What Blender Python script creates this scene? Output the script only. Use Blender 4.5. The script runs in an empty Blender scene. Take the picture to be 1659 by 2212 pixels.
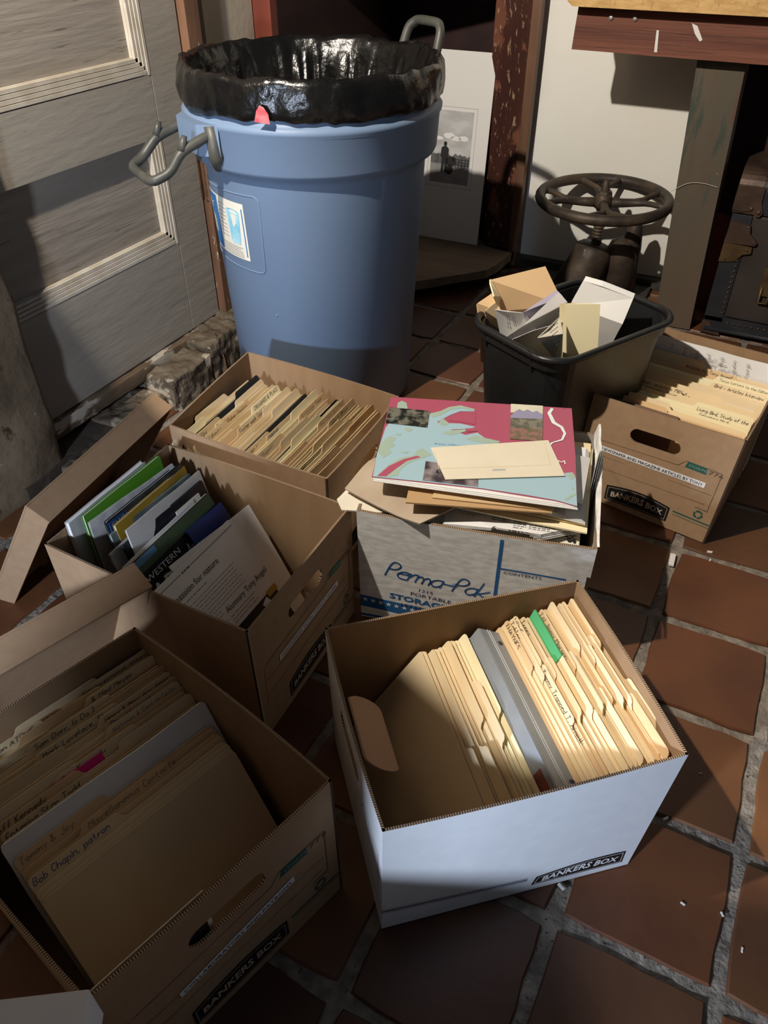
import bpy, bmesh, math, random
from math import sin, cos, pi, radians, atan2, hypot
from mathutils import Vector, Matrix, noise
from mathutils.geometry import tessellate_polygon, delaunay_2d_cdt
random.seed(7)
SC = bpy.context.scene
COL = SC.collection
V3 = Vector

# ---------------------------------------------------------------- camera (room axes: U along the back wall, V along the door wall)
FPX, PITCH, ROLL, CAMH, YAW = 1676.98, 0.6813436, -0.0010917, 1.1169, radians(26.5)
def rz(v, a): return V3((v[0]*cos(a)-v[1]*sin(a), v[0]*sin(a)+v[1]*cos(a), v[2]))
_F = V3((0, cos(PITCH), -sin(PITCH))); _R = V3((1, 0, 0)); _U = _R.cross(_F)
_R2 = _R*cos(ROLL)+_U*sin(ROLL); _U2 = _U*cos(ROLL)-_R*sin(ROLL)
CF, CR, CU = rz(_F, YAW), rz(_R2, YAW), rz(_U2, YAW)
CP = V3((0, 0, CAMH))
cd = bpy.data.cameras.new('camera'); cam = bpy.data.objects.new('camera', cd); COL.objects.link(cam)
mw = Matrix((CR, CU, -CF)).transposed().to_4x4(); mw.translation = CP
cam.matrix_world = mw
cd.sensor_fit = 'HORIZONTAL'; cd.sensor_width = 36; cd.lens = FPX*36/1659; cd.clip_start = 0.02
SC.camera = cam
def at(x, y, z):            # point of the view ray through a photo position, at height z
    d = CF + CR*((x-829.5)/FPX) - CU*((y-1106)/FPX)
    return CP + d*((z-CP.z)/d.z)

# ---------------------------------------------------------------- light
W = bpy.data.worlds.new('world'); SC.world = W; W.use_nodes = True
W.node_tree.nodes['Background'].inputs[0].default_value = (0.75, 0.85, 1.0, 1)
W.node_tree.nodes['Background'].inputs[1].default_value = 0.055
def lamp(name, loc, power, color, radius=0.04, size=None, target=None, spot=None):
    l = bpy.data.lights.new(name, 'AREA' if size else 'POINT')
    l.energy = power; l.color = color
    if size: l.shape = 'RECTANGLE'; l.size, l.size_y = size
    else: l.shadow_soft_size = radius
    o = bpy.data.objects.new(name, l); COL.objects.link(o); o.location = loc
    if target is not None: o.rotation_euler = (V3(target)-V3(loc)).to_track_quat('-Z', 'Y').to_euler()
    return o
lamp('warm_lamp_bulb', (-1.03, 0.27, 1.97), 250, (1.0, 0.91, 0.79), 0.022)
lamp('cool_low_light', (-0.62, -0.95, 0.80), 42, (0.70, 0.81, 1.0), size=(0.10, 0.10), target=(0.0, 0.8, 0.1))  # small cool area light low behind the camera
SC.view_settings.view_transform = 'Standard'; SC.view_settings.look = 'None'
SC.view_settings.exposure = 0.0; SC.view_settings.gamma = 1.0; SC.view_settings.use_curve_mapping = False

# ---------------------------------------------------------------- materials
MATS = {}
def mat(name, col, rough=0.7, col2=None, scale=20, detail=5, amt=(0.35, 0.65), bump=0.0, bscale=None, bdist=0.002, metal=0.0,
        stretch=(1, 1, 1), spec=0.5, coat=0.0, kind='noise', rnd=None, coord='Object', alpha=1.0, trans=0.0, spots=None):
    if name in MATS: return MATS[name]
    m = bpy.data.materials.new(name); m.use_nodes = True; nt = m.node_tree; N = nt.nodes; L = nt.links
    b = N['Principled BSDF']
    b.inputs['Roughness'].default_value = rough; b.inputs['Metallic'].default_value = metal
    b.inputs['Specular IOR Level'].default_value = spec; b.inputs['Coat Weight'].default_value = coat
    b.inputs['Base Color'].default_value = (*col, 1)
    b.inputs['Alpha'].default_value = alpha; b.inputs['Transmission Weight'].default_value = trans
    tc = N.new('ShaderNodeTexCoord'); mp = N.new('ShaderNodeMapping'); mp.inputs['Scale'].default_value = stretch
    L.new(tc.outputs[coord], mp.inputs['Vector'])
    src = None
    if col2 is not None:
        if kind == 'wave':
            t = N.new('ShaderNodeTexWave'); t.inputs['Scale'].default_value = scale; t.inputs['Distortion'].default_value = 6
            t.inputs['Detail'].default_value = detail; t.inputs['Detail Scale'].default_value = 1.5
        elif kind == 'voronoi':
            t = N.new('ShaderNodeTexVoronoi'); t.inputs['Scale'].default_value = scale
        else:
            t = N.new('ShaderNodeTexNoise'); t.inputs['Scale'].default_value = scale; t.inputs['Detail'].default_value = detail
        L.new(mp.outputs[0], t.inputs['Vector'])
        cr = N.new('ShaderNodeValToRGB'); cr.color_ramp.elements[0].position = amt[0]; cr.color_ramp.elements[1].position = amt[1]
        cr.color_ramp.elements[0].color = (*col, 1); cr.color_ramp.elements[1].color = (*col2, 1)
        L.new(t.outputs[0], cr.inputs[0]); src = cr.outputs[0]
    if spots is not None:      # (colour, scale, threshold): flecks, stains and scratches of their own colour
        for (sc_, ss, th, st) in spots:
            t = N.new('ShaderNodeTexNoise'); t.inputs['Scale'].default_value = ss; t.inputs['Detail'].default_value = 8; t.inputs['Roughness'].default_value = 0.65
            m2 = N.new('ShaderNodeMapping'); m2.inputs['Scale'].default_value = st; m2.inputs['Location'].default_value = (ss, 3, 1)
            L.new(tc.outputs[coord], m2.inputs['Vector']); L.new(m2.outputs[0], t.inputs['Vector'])
            cr = N.new('ShaderNodeValToRGB'); cr.color_ramp.elements[0].position = th; cr.color_ramp.elements[1].position = th+0.04
            cr.color_ramp.elements[0].color = (0, 0, 0, 1); L.new(t.outputs[0], cr.inputs[0])
            mx = N.new('ShaderNodeMix'); mx.data_type = 'RGBA'; L.new(cr.outputs[0], mx.inputs[0])
            if src: L.new(src, mx.inputs[6])
            else: mx.inputs[6].default_value = (*col, 1)
            mx.inputs[7].default_value = (*sc_, 1); src = mx.outputs[2]
    if rnd is not None:        # each object its own tone
        oi = N.new('ShaderNodeObjectInfo'); cr = N.new('ShaderNodeValToRGB'); cr.color_ramp.interpolation = 'LINEAR'
        e = cr.color_ramp.elements
        while len(e) < len(rnd): e.new(0.5)
        for i, c in enumerate(rnd): e[i].position = i/(len(rnd)-1); e[i].color = (*c, 1)
        L.new(oi.outputs['Random'], cr.inputs[0])
        mx = N.new('ShaderNodeMix'); mx.data_type = 'RGBA'; mx.blend_type = 'MULTIPLY'; mx.inputs[0].default_value = 1
        if src: L.new(src, mx.inputs[6])
        else: mx.inputs[6].default_value = (*col, 1)
        L.new(cr.outputs[0], mx.inputs[7]); src = mx.outputs[2]
    if src: L.new(src, b.inputs['Base Color'])
    if bump:
        t = N.new('ShaderNodeTexNoise'); t.inputs['Scale'].default_value = bscale or scale; t.inputs['Detail'].default_value = 8
        L.new(mp.outputs[0], t.inputs['Vector'])
        bp = N.new('ShaderNodeBump'); bp.inputs['Strength'].default_value = bump; bp.inputs['Distance'].default_value = bdist
        L.new(t.outputs[0], bp.inputs['Height']); L.new(bp.outputs[0], b.inputs['Normal'])
    MATS[name] = m
    return m
def flute(name, c1, c2):       # corrugated edge: dark and light pores along the UV u axis
    m = bpy.data.materials.new(name); m.use_nodes = True; nt = m.node_tree; N = nt.nodes; L = nt.links; b = N['Principled BSDF']
    uv = N.new('ShaderNodeUVMap'); w = N.new('ShaderNodeTexWave'); w.inputs['Scale'].default_value = 100; w.inputs['Distortion'].default_value = 1.2
    w.bands_direction = 'X'; L.new(uv.outputs[0], w.inputs['Vector'])
    cr = N.new('ShaderNodeValToRGB'); cr.color_ramp.elements[0].color = (*c1, 1); cr.color_ramp.elements[1].color = (*c2, 1)
    cr.color_ramp.elements[0].position = 0.3; cr.color_ramp.elements[1].position = 0.6
    L.new(w.outputs[0], cr.inputs[0]); L.new(cr.outputs[0], b.inputs['Base Color']); b.inputs['Roughness'].default_value = 0.9
    return m
KRAFT = mat('kraft_board', (0.39, 0.255, 0.15), 0.85, (0.36, 0.23, 0.135), 60, bump=0.15, bscale=300, bdist=0.0005, spec=0.2)
KRAFT_IN = mat('kraft_inside', (0.34, 0.22, 0.125), 0.9, (0.30, 0.19, 0.105), 30, bump=0.2, bscale=200, bdist=0.0006, stretch=(1, 1, 0.1), spec=0.15)
WHITEB = mat('white_board', (0.80, 0.83, 0.86), 0.6, (0.76, 0.79, 0.83), 40, bump=0.1, bscale=200, bdist=0.0004, spec=0.3)
FLUTE = flute('fluted_edge', (0.05, 0.028, 0.014), (0.42, 0.29, 0.18))
MARBLE = mat('marbled_board', (0.70, 0.69, 0.66), 0.6, (0.90, 0.89, 0.85), 42, 7, (0.36, 0.62), stretch=(1, 1, 3.0), spec=0.3)
MANILA = mat('manila', (0.86, 0.70, 0.45), 0.75, (0.83, 0.66, 0.41), 15, spec=0.2, rnd=[(0.88, 0.86, 0.82), (1, 1, 1), (1.0, 0.98, 0.92)])
MANILA_O = mat('manila_warm', (0.80, 0.56, 0.31), 0.75, spec=0.2, rnd=[(0.9, 0.88, 0.82), (1, 1, 1), (0.95, 0.97, 1.0)])
MANILA_Y = mat('manila_pale', (0.90, 0.80, 0.52), 0.75, spec=0.2)
PAPER = mat('paper', (0.83, 0.82, 0.80), 0.8, (0.80, 0.79, 0.77), 12, spec=0.2)
PAPER_C = mat('paper_cream', (0.82, 0.76, 0.63), 0.8, (0.78, 0.72, 0.58), 8, spec=0.2)
BROWNP = mat('brown_paper', (0.50, 0.32, 0.16), 0.8, spec=0.2)
INK = mat('black_ink', (0.02, 0.02, 0.022), 0.5)
INKBLUE = mat('blue_ink', (0.03, 0.06, 0.28), 0.5)
PENCIL = mat('pencil', (0.22, 0.21, 0.19), 0.6)
PALEINK = mat('faint_ink', (0.30, 0.20, 0.11), 0.7)
PGREEN = mat('print_green', (0.02, 0.10, 0.075), 0.6)
PBLACK = mat('print_black', (0.012, 0.012, 0.012), 0.45)
PLINE = mat('print_line', (0.10, 0.065, 0.04), 0.7)
PWHITE = mat('print_white', (0.85, 0.86, 0.87), 0.5)
PBLUE = mat('print_blue', (0.015, 0.13, 0.36), 0.5)
PNAVY = mat('print_navy', (0.02, 0.03, 0.12), 0.5)
LOGOTAN = mat('print_tan', (0.55, 0.42, 0.30), 0.6)

# ---------------------------------------------------------------- object helpers
def mesh(name, verts, faces, mats, midx=None, smooth=False, uv=None):
    me = bpy.data.meshes.new(name)
    me.from_pydata([tuple(v) for v in verts], [], faces)
    for m in (mats if isinstance(mats, (list, tuple)) else [mats]): me.materials.append(m)
    if midx: me.polygons.foreach_set('material_index', midx)
    if smooth: me.polygons.foreach_set('use_smooth', [True]*len(me.polygons))
    if uv:
        l = me.uv_layers.new(name='UVMap')
        for lp in me.loops: l.data[lp.index].uv = uv[lp.vertex_index]
    me.update(); return me
def link(name, me, parent=None):
    o = bpy.data.objects.new(name, me); COL.objects.link(o)
    if parent is not None: o.parent = parent
    return o
def tag(o, label=None, cat=None, group=None, kind=None):
    if label: o['label'] = label
    if cat: o['category'] = cat
    if group: o['group'] = group
    if kind: o['kind'] = kind
    return o
def thing(name, label, cat, loc=(0, 0, 0), group=None, M=None):
    o = bpy.data.objects.new(name, None); COL.objects.link(o); o.empty_display_size = 0.02
    if M is not None: o.matrix_world = M
    else: o.location = loc
    return tag(o, label, cat, group)
def root_of(o):
    while o.parent: o = o.parent
    return o
def part(name, geo, mats, parent, smooth=False, label=None, local=False, kind=None, midx=None, uv=None):
    """geo = (verts, faces); verts in world coordinates unless local"""
    vs, fs = geo
    if parent is not None and not local:
        r = root_of(parent); inv = r.matrix_basis.inverted() if r.type == 'EMPTY' or r.parent is None else Matrix()
        vs = [inv @ V3(v) for v in vs]
    o = link(name, mesh(name, vs, fs, mats, midx, smooth, uv), parent)
    if label: o['label'] = label
    if kind: o['kind'] = kind
    return o
def struct(name, geo, mats, smooth=False, **k):
    o = link(name, mesh(name, geo[0], geo[1], mats, smooth=smooth, **k)); o['kind'] = 'structure'; return o
def join(*gs):
    V, F = [], []
    for v, f in gs:
        n = len(V); V += list(v); F += [tuple(i+n for i in q) for q in f]
    return V, F
def xf(geo, M): return [M @ V3(v) for v in geo[0]], geo[1]
def box(x0, x1, y0, y1, z0, z1, bev=0.0):
    if not bev:
        v = [V3((x, y, z)) for x in (x0, x1) for y in (y0, y1) for z in (z0, z1)]
        return v, [(0, 1, 3, 2), (4, 6, 7, 5), (0, 4, 5, 1), (2, 3, 7, 6), (0, 2, 6, 4), (1, 5, 7, 3)]
    bm = bmesh.new(); bmesh.ops.create_cube(bm, size=1)
    for q in bm.verts: q.co = V3(((x0+x1)/2+q.co.x*(x1-x0), (y0+y1)/2+q.co.y*(y1-y0), (z0+z1)/2+q.co.z*(z1-z0)))
    bmesh.ops.bevel(bm, geom=list(bm.edges)+list(bm.verts), offset=bev, segments=2, affect='EDGES', profile=0.6)
    bm.verts.index_update(); r = ([q.co.copy() for q in bm.verts], [tuple(w.index for w in f.verts) for f in bm.faces]); bm.free()
    return r
def bar(p, q, w, h, up=(0, 0, 1)):          # box along p-q, w across, h along up
    p, q = V3(p), V3(q); d = (q-p).normalized(); s = d.cross(V3(up)).normalized(); u = s.cross(d)
    v = [c + s*(a*w/2)+u*(b*h/2) for c in (p, q) for a, b in ((-1, -1), (1, -1), (1, 1), (-1, 1))]
    return v, [(0, 3, 2, 1), (4, 5, 6, 7), (0, 1, 5, 4), (1, 2, 6, 5), (2, 3, 7, 6), (3, 0, 4, 7)]
def prism(pts, vec):                        # closed 3D polygon extruded by a vector
    n = len(pts); pts = [V3(p) for p in pts]; vec = V3(vec)
    tri = [tuple(t) for t in tessellate_polygon([pts])]
    V = pts + [p+vec for p in pts]
    F = [t for t in tri]+[tuple(i+n for i in reversed(t)) for t in tri]+[(i, (i+1) % n, (i+1) % n+n, i+n) for i in range(n)]
    return V, F
def tube(path, r, seg=8, closed=False, caps=True):
    P = [V3(p) for p in path]; n = len(P); rr = r if isinstance(r, (list, tuple)) else [r]*n
    V, F = [], []; s = None
    for i, p in enumerate(P):
        a = P[(i-1) % n] if (closed or i > 0) else p; b = P[(i+1) % n] if (closed or i < n-1) else p
        d = (b-a).normalized()
        if s is None: s = d.orthogonal().normalized()
        s = (s-d*s.dot(d)).normalized(); t = d.cross(s)
        for k in range(seg):
            an = 2*pi*k/seg; V.append(p+(s*cos(an)+t*sin(an))*rr[i])
    for i in range(n if closed else n-1):
        for k in range(seg):
            a, b = i*seg+k, i*seg+(k+1) % seg; c, d = ((i+1) % n)*seg+(k+1) % seg, ((i+1) % n)*seg+k
            F.append((a, b, c, d))
    if not closed and caps:
        F.append(tuple(reversed(range(seg)))); F.append(tuple((n-1)*seg+k for k in range(seg)))
    return V, F
def smooth_path(pts, n=4, r=0.35):          # rounds the corners of a polyline
    P = [V3(p) for p in pts]; out = [P[0]]
    for i in range(1, len(P)-1):
        a = P[i]+(P[i-1]-P[i])*r; b = P[i]+(P[i+1]-P[i])*r
        for k in range(n+1):
            t = k/n; out.append(a*(1-t)**2+P[i]*2*t*(1-t)+b*t*t)
    return out+[P[-1]]
def lathe(prof, c, seg=48, disp=None, a0=0, a1=2*pi):
    V, F = [], []; full = abs(a1-a0-2*pi) < 1e-6; m = seg if full else seg+1
    for i, (r, z) in enumerate(prof):
        for k in range(m):
            a = a0+(a1-a0)*k/seg; q = disp(a, i, r, z) if disp else (r, z)
            V.append(V3((c[0]+q[0]*cos(a), c[1]+q[0]*sin(a), c[2]+q[1])))
    for i in range(len(prof)-1):
        for k in range(seg):
            k2 = (k+1) % m if full else k+1
            F.append((i*m+k, i*m+k2, (i+1)*m+k2, (i+1)*m+k))
    return V, F
def ball(c, r, seg=10, rings=6, sc=(1, 1, 1)):
    V, F = [], []
    for i in range(rings+1):
        t = pi*i/rings
        for k in range(seg):
            a = 2*pi*k/seg; V.append(V3((c[0]+r*sc[0]*sin(t)*cos(a), c[1]+r*sc[1]*sin(t)*sin(a), c[2]+r*sc[2]*cos(t))))
    for i in range(rings):
        for k in range(seg): F.append((i*seg+k, (i+1)*seg+k, (i+1)*seg+(k+1) % seg, i*seg+(k+1) % seg))
    return V, F

# ---------------------------------------------------------------- writing
TXT = {}
def text2d(s, h, sx=1.0, shear=0.0, bold=0.0, align='LEFT'):
    """built-in font as flat triangles, cap height h, start at x=0"""
    k = (s, h, sx, shear, bold, align)
    if k in TXT: return TXT[k]
    c = bpy.data.curves.new('t', 'FONT'); c.body = s; c.size = h/0.69; c.shear = shear; c.offset = bold; c.align_x = align; c.resolution_u = 2
    o = bpy.data.objects.new('t', c); COL.objects.link(o)
    dg = bpy.context.evaluated_depsgraph_get(); me = o.evaluated_get(dg).to_mesh()
    me.calc_loop_triangles()
    g = ([(v.co.x*sx, v.co.y) for v in me.vertices], [tuple(t.vertices) for t in me.loop_triangles])
    o.evaluated_get(dg).to_mesh_clear(); bpy.data.objects.remove(o); bpy.data.curves.remove(c)
    TXT[k] = g; return g
GL = dict(p.split('=') for p in '''a=35.15.04.03.12.22.33/35.32 b=08.02/04.15.25.34.33.22.02 c=35.15.04.03.12.32 d=38.32/35.15.04.03.12.33 e=04.34.35.15.04.03.12.32 f=38.28.17.12/05.35 g=35.15.04.13.33/35.31.20.00 h=08.02/04.15.25.34.32 i=05.02/07.06 j=25.21.10.00/27.26 k=08.02/35.03/13.32 l=08.03.12 m=05.02/04.15.24.22/24.35.44.42 n=05.02/04.15.25.34.32 o=15.04.03.12.22.33.34.25.15 p=05.00/04.15.25.34.33.22.02 q=35.15.04.03.12.32/35.30 r=05.02/03.15.25 s=35.15.04.33.22.02 t=17.13.22.32/05.25 u=05.03.12.22.33/35.32 v=05.12.35 w=05.12.24.32.45 x=05.32/35.02 y=05.13/35.10 z=05.35.02.32
A=02.28.42/14.34 B=02.08.28.37.36.25.05/25.34.33.22.02 C=37.28.18.06.04.12.22.33 D=02.08.28.46.44.22.02 E=38.08.02.32/05.25 F=38.08.02/05.25 G=37.18.06.04.12.32.35.25 H=08.02/48.42/05.45 I=08.02 J=38.33.22.12.03 K=08.02/38.05.32 L=08.02.32 M=02.08.24.48.42 N=02.08.42.48 O=18.06.04.12.32.44.46.38.18 P=02.08.28.37.36.25.05 Q=18.06.04.12.32.44.46.38.18/24.42 R=02.08.28.37.36.25.05/15.32 S=37.18.07.06.34.33.12.03 T=08.48/28.22 U=08.03.12.32.43.48 V=08.22.48 W=08.12.25.32.48 X=08.42/48.02 Y=08.25.48/25.22 Z=08.38.02.32
0=18.06.04.12.22.34.36.28.18 1=07.18.12 2=07.18.28.37.36.02.32 3=08.38.25.34.33.22.02 4=38.32/18.04.44 5=38.08.05.25.34.33.22.02 6=38.06.03.12.22.33.34.25.04 7=08.38.12 8=15.06.07.18.28.37.36.25.15.04.03.12.22.33.34.25 9=35.15.06.07.18.28.37.32 &=42.07.18.27.04.03.12.34 .=02.12 ,=12.01 -=04.34 /=02.38 +=15.12/04.24'''.split())
def hand(s, h, w=0.0007, shear=0.25, jit=0.35, gap=1.3, rounds=1):
    """handwriting: strokes of a monoline alphabet as thin flat ribbons"""
    u = h/6.0; x = 0.0; V, F = [], []; R = random.Random(s)
    for ch in s:
        if ch == ' ': x += 3; continue
        g = GL.get(ch)
        if g is None: x += 2; continue
        mx = 0; dy = R.uniform(-jit, jit)
        for st in g.split('/'):
            P = []
            for d in st.split('.'):
                px, py = int(d[0]), int(d[1])-2; mx = max(mx, px)
                P.append(((x+px+R.uniform(-.2, .2)*jit+shear*py)*u, (py+dy+R.uniform(-.25, .25)*jit)*u))
            for _ in range(rounds):
                if len(P) > 2: P = [P[0]]+[((a[0]*(1-t)+b[0]*t), (a[1]*(1-t)+b[1]*t)) for a, b in zip(P, P[1:]) for t in (.25, .75)]+[P[-1]]
            for a, b in zip(P, P[1:]):
                dx, dyy = b[0]-a[0], b[1]-a[1]; l = hypot(dx, dyy) or 1; nx, ny = -dyy/l*w/2, dx/l*w/2; ex, ey = dx/l*w*.3, dyy/l*w*.3
                n = len(V)
                V += [(a[0]-nx-ex, a[1]-ny-ey), (b[0]-nx+ex, b[1]-ny+ey), (b[0]+nx+ex, b[1]+ny+ey), (a[0]+nx-ex, a[1]+ny-ey)]
                F.append((n, n+1, n+2, n+3))
        x += mx+gap
    return V, F
def poly2(pts): return pts, [tuple(t) for t in tessellate_polygon([[V3((a, b, 0)) for a, b in pts]])]
def rect2(x0, y0, x1, y1): return [(x0, y0), (x1, y0), (x1, y1), (x0, y1)], [(0, 1, 2, 3)]
def line2(pts, w):
    V, F = [], []
    for a, b in zip(pts, pts[1:]):
        dx, dy = b[0]-a[0], b[1]-a[1]; l = hypot(dx, dy) or 1; nx, ny = -dy/l*w/2, dx/l*w/2; n = len(V)
        V += [(a[0]-nx, a[1]-ny), (b[0]-nx, b[1]-ny), (b[0]+nx, b[1]+ny), (a[0]+nx, a[1]+ny)]; F.append((n, n+1, n+2, n+3))
    return V, F
def mv2(g, x, y, rot=0.0):
    c, s = cos(rot), sin(rot); return [(x+a*c-b*s, y+a*s+b*c) for a, b in g[0]], g[1]
def join2(*gs): return join(*gs)
def onto(g2, f, off=0.0005):                # lays flat 2D geometry onto a surface f(x, y) -> (point, normal)
    V = []
    for x, y in g2[0]:
        p, n = f(x, y); V.append(p+n*off)
    return V, g2[1]
def textlines(x0, y0, x1, n, dy, w, seed=1, ragged=0.25):
    R = random.Random(seed); gs = []
    for i in range(n):
        x = x0; xe = x1-(x1-x0)*R.uniform(0, ragged)*(1 if R.random() < .4 else 0.1); y = y0-i*dy
        while x < xe:
            l = min(R.uniform(.004, .012)*(dy/.006), xe-x); gs.append(rect2(x, y-w/2, x+l, y+w/2)); x += l+.0018
    return join2(*gs)

# ---------------------------------------------------------------- floor: mortar bed and terracotta tiles
MORTAR = mat('mortar', (0.30, 0.26, 0.21), 0.95, (0.17, 0.145, 0.12), 45, 8, (0.35, 0.62), bump=1.0, bscale=90, bdist=0.006, spec=0.15,
             spots=[((0.05, 0.04, 0.03), 120, 0.62, (1, 1, 1))])
TILE = mat('terracotta', (0.190, 0.078, 0.032), 0.42, (0.105, 0.043, 0.022), 5, 8, (0.3, 0.7), bump=0.3, bscale=60, bdist=0.002, spec=0.4,
           rnd=[(1.35, 1.35, 1.1), (0.5, 0.56, 0.70), (0.95, 0.85, 0.8), (0.6, 0.55, 0.6), (1.15, 1.2, 1.1)],
           spots=[((0.06, 0.035, 0.025), 14, 0.66, (1, 1, 1)), ((0.34, 0.26, 0.2), 70, 0.72, (1, 1, 1))])
gx, gy = 300, 440
fv = [V3((-1.75+2.9*i/gx, -1.2+4.4*j/gy, -0.0055+0.0022*noise.noise(V3((i*.31, j*.31, 3)))+0.0016*noise.noise(V3((i*.9, j*.9, 8))))) for j in range(gy+1) for i in range(gx+1)]
floor = struct('floor', (fv, [(j*(gx+1)+i, j*(gx+1)+i+1, (j+1)*(gx+1)+i+1, (j+1)*(gx+1)+i) for j in range(gy) for i in range(gx)]), MORTAR, True)
def tile_mesh(k):
    R = random.Random(k); bm = bmesh.new(); n = 5; s = 0.1995; pts = []
    for side in range(4):
        for i in range(n):
            t = -s/2+s*i/n; w = R.uniform(-.0022, .0022)
            p = [(t, -s/2+w), (s/2+w, t), (-t, s/2+w), (-s/2+w, -t)][side]
            if i == 0: p = (p[0]*0.975, p[1]*0.975)
            pts.append(p)
    bot = [(x, y, -0.014) for x, y in pts]; mid = [(x, y, -0.0035) for x, y in pts]; top = [(x*0.975, y*0.975, R.uniform(-.0002, .0002)) for x, y in pts]
    N = len(pts); V = bot+mid+top+[(0, 0, 0)]
    F = [(i, (i+1) % N, N+(i+1) % N, N+i) for i in range(N)]+[(N+i, N+(i+1) % N, 2*N+(i+1) % N, 2*N+i) for i in range(N)]+[(2*N+i, 2*N+(i+1) % N, 3*N) for i in range(N)]
    return mesh('tile', V, F, TILE, smooth=False)
TM = [tile_mesh(k) for k in range(6)]
# grid taken from the joints seen on the right: origin joint, yaw, pitch 0.2177 m
tg_o, tg_a, tg_s = V3((0.006, 1.405, 0)), radians(-0.73), 0.2177
for i in range(-8, 4):
    for j in range(-7, 7):
        c = tg_o+rz((tg_s*(i+0.5), tg_s*(j+0.5), 0), tg_a)
        if c.x < -1.55 or c.y > 2.86: continue
        o = link('tile', random.choice(TM), floor)
        o.location = (c.x+random.uniform(-.002, .002), c.y+random.uniform(-.002, .002), random.uniform(-.0012, .0008))
        o.rotation_euler = (random.uniform(-.004, .004), random.uniform(-.004, .004), tg_a+random.randint(0, 3)*pi/2+random.uniform(-.008, .008))

# ---------------------------------------------------------------- walls, door, curb
PLASTER = mat('old_plaster', (0.235, 0.180, 0.118), 0.9, (0.135, 0.098, 0.060), 7, 8, (0.3, 0.7), bump=0.7, bscale=18, bdist=0.01, spec=0.15,
              spots=[((0.075, 0.045, 0.025), 9, 0.60, (1, 1, 1)), ((0.40, 0.34, 0.26), 30, 0.68, (1, 1, 1))])
PLASTER2 = mat('cream_plaster', (0.50, 0.43, 0.33), 0.85, (0.45, 0.385, 0.295), 6, 6, bump=0.3, bscale=60, bdist=0.003, spec=0.2)
WHITEW = mat('white_wall_paint', (0.88, 0.87, 0.81), 0.75, (0.84, 0.82, 0.75), 3, 6, bump=0.15, bscale=25, bdist=0.003, spec=0.25,
             spots=[((0.62, 0.55, 0.42), 10, 0.70, (1, 1, 1))])
DOORP = mat('door_paint', (0.30, 0.265, 0.215), 0.55, (0.335, 0.30, 0.25), 4, 6, bump=0.5, bscale=30, bdist=0.003, stretch=(1, 0.35, 1.8), spec=0.35,
            spots=[((0.20, 0.17, 0.14), 26, 0.66, (1, 0.4, 3))])
DOORP2 = mat('door_panel_paint', (0.25, 0.215, 0.175), 0.6, (0.31, 0.27, 0.225), 7, 8, bump=0.7, bscale=25, bdist=0.003, stretch=(1, 0.25, 3), spec=0.3,
             spots=[((0.17, 0.14, 0.11), 20, 0.62, (1, 0.3, 5))])
MOLD = mat('moulding_paint', (0.55, 0.50, 0.42), 0.5, (0.45, 0.39, 0.30), 20, 6, spec=0.4, spots=[((0.22, 0.15, 0.09), 40, 0.66, (1, 1, 1))])
WORN = mat('worn_brown_wood', (0.20, 0.10, 0.055), 0.55, (0.09, 0.045, 0.025), 14, 8, (0.35, 0.65), bump=0.6, bscale=40, stretch=(1, 1, 0.2), spec=0.4,
           spots=[((0.50, 0.44, 0.36), 30, 0.63, (1, 1, 0.4))])
SILL = mat('peeling_sill', (0.17, 0.12, 0.075), 0.7, (0.10, 0.065, 0.04), 20, 8, bump=0.8, bscale=35, bdist=0.004, stretch=(1, 0.3, 1), spec=0.3,
           spots=[((0.42, 0.37, 0.29), 16, 0.55, (1, 0.35, 1))])
STONE = mat('rubble_stone', (0.17, 0.135, 0.095), 0.95, (0.085, 0.065, 0.045), 18, 8, (0.35, 0.65), bump=1.0, bscale=40, bdist=0.008, spec=0.1,
            spots=[((0.38, 0.32, 0.24), 12, 0.58, (1, 1, 1))])
REDW = mat('red_brown_wood', (0.20, 0.045, 0.025), 0.45, (0.13, 0.03, 0.018), 8, 6, bump=0.2, bscale=30, stretch=(1, 1, 0.2), spec=0.4)
SCRW = mat('scratched_wood', (0.075, 0.026, 0.017), 0.5, (0.045, 0.015, 0.010), 8, 6, bump=0.4, bscale=30, stretch=(1, 1, 0.3), spec=0.4,
           spots=[((0.17, 0.065, 0.04), 9, 0.56, (1, 1, .6)), ((0.32, 0.20, 0.13), 26, 0.60, (2.6, 2.6, 0.9)), ((0.40, 0.28, 0.19), 46, 0.63, (2.2, 2.2, 0.5))])
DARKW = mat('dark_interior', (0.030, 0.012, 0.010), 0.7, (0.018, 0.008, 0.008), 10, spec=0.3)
BRONZE = mat('worn_bronze', (0.16, 0.09, 0.045), 0.45, (0.08, 0.045, 0.025), 30, metal=0.6, bump=0.3, spots=[((0.6, 0.52, 0.4), 60, 0.66, (1, 1, 1))])
def bumpy(geo, amp, sc, cut=0.03):          # subdivides and pushes a block's surface about
    bm = bmesh.new(); vs = [bm.verts.new(v) for v in geo[0]]
    for f in geo[1]: bm.faces.new([vs[i] for i in f])
    for _ in range(6):
        e = [x for x in bm.edges if x.calc_length() > cut]
        if not e: break
        bmesh.ops.subdivide_edges(bm, edges=e, cuts=1, use_grid_fill=True)
        bmesh.ops.triangulate(bm, faces=[f for f in bm.faces if len(f.verts) > 4])
    for v in bm.verts:
        v.co += V3((noise.noise(v.co*sc), noise.noise(v.co*sc+V3((9, 2, 5))), noise.noise(v.co*sc+V3((3, 7, 1)))))*amp
    bm.verts.index_update(); r = ([v.co.copy() for v in bm.verts], [tuple(w.index for w in f.verts) for f in bm.faces]); bm.free(); return r
struct('wall_left', bumpy(box(-1.62, -1.372, -1.2, 1.03, -0.02, 2.2, 0.012), 0.012, 9, 0.06), PLASTER, True)
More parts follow.
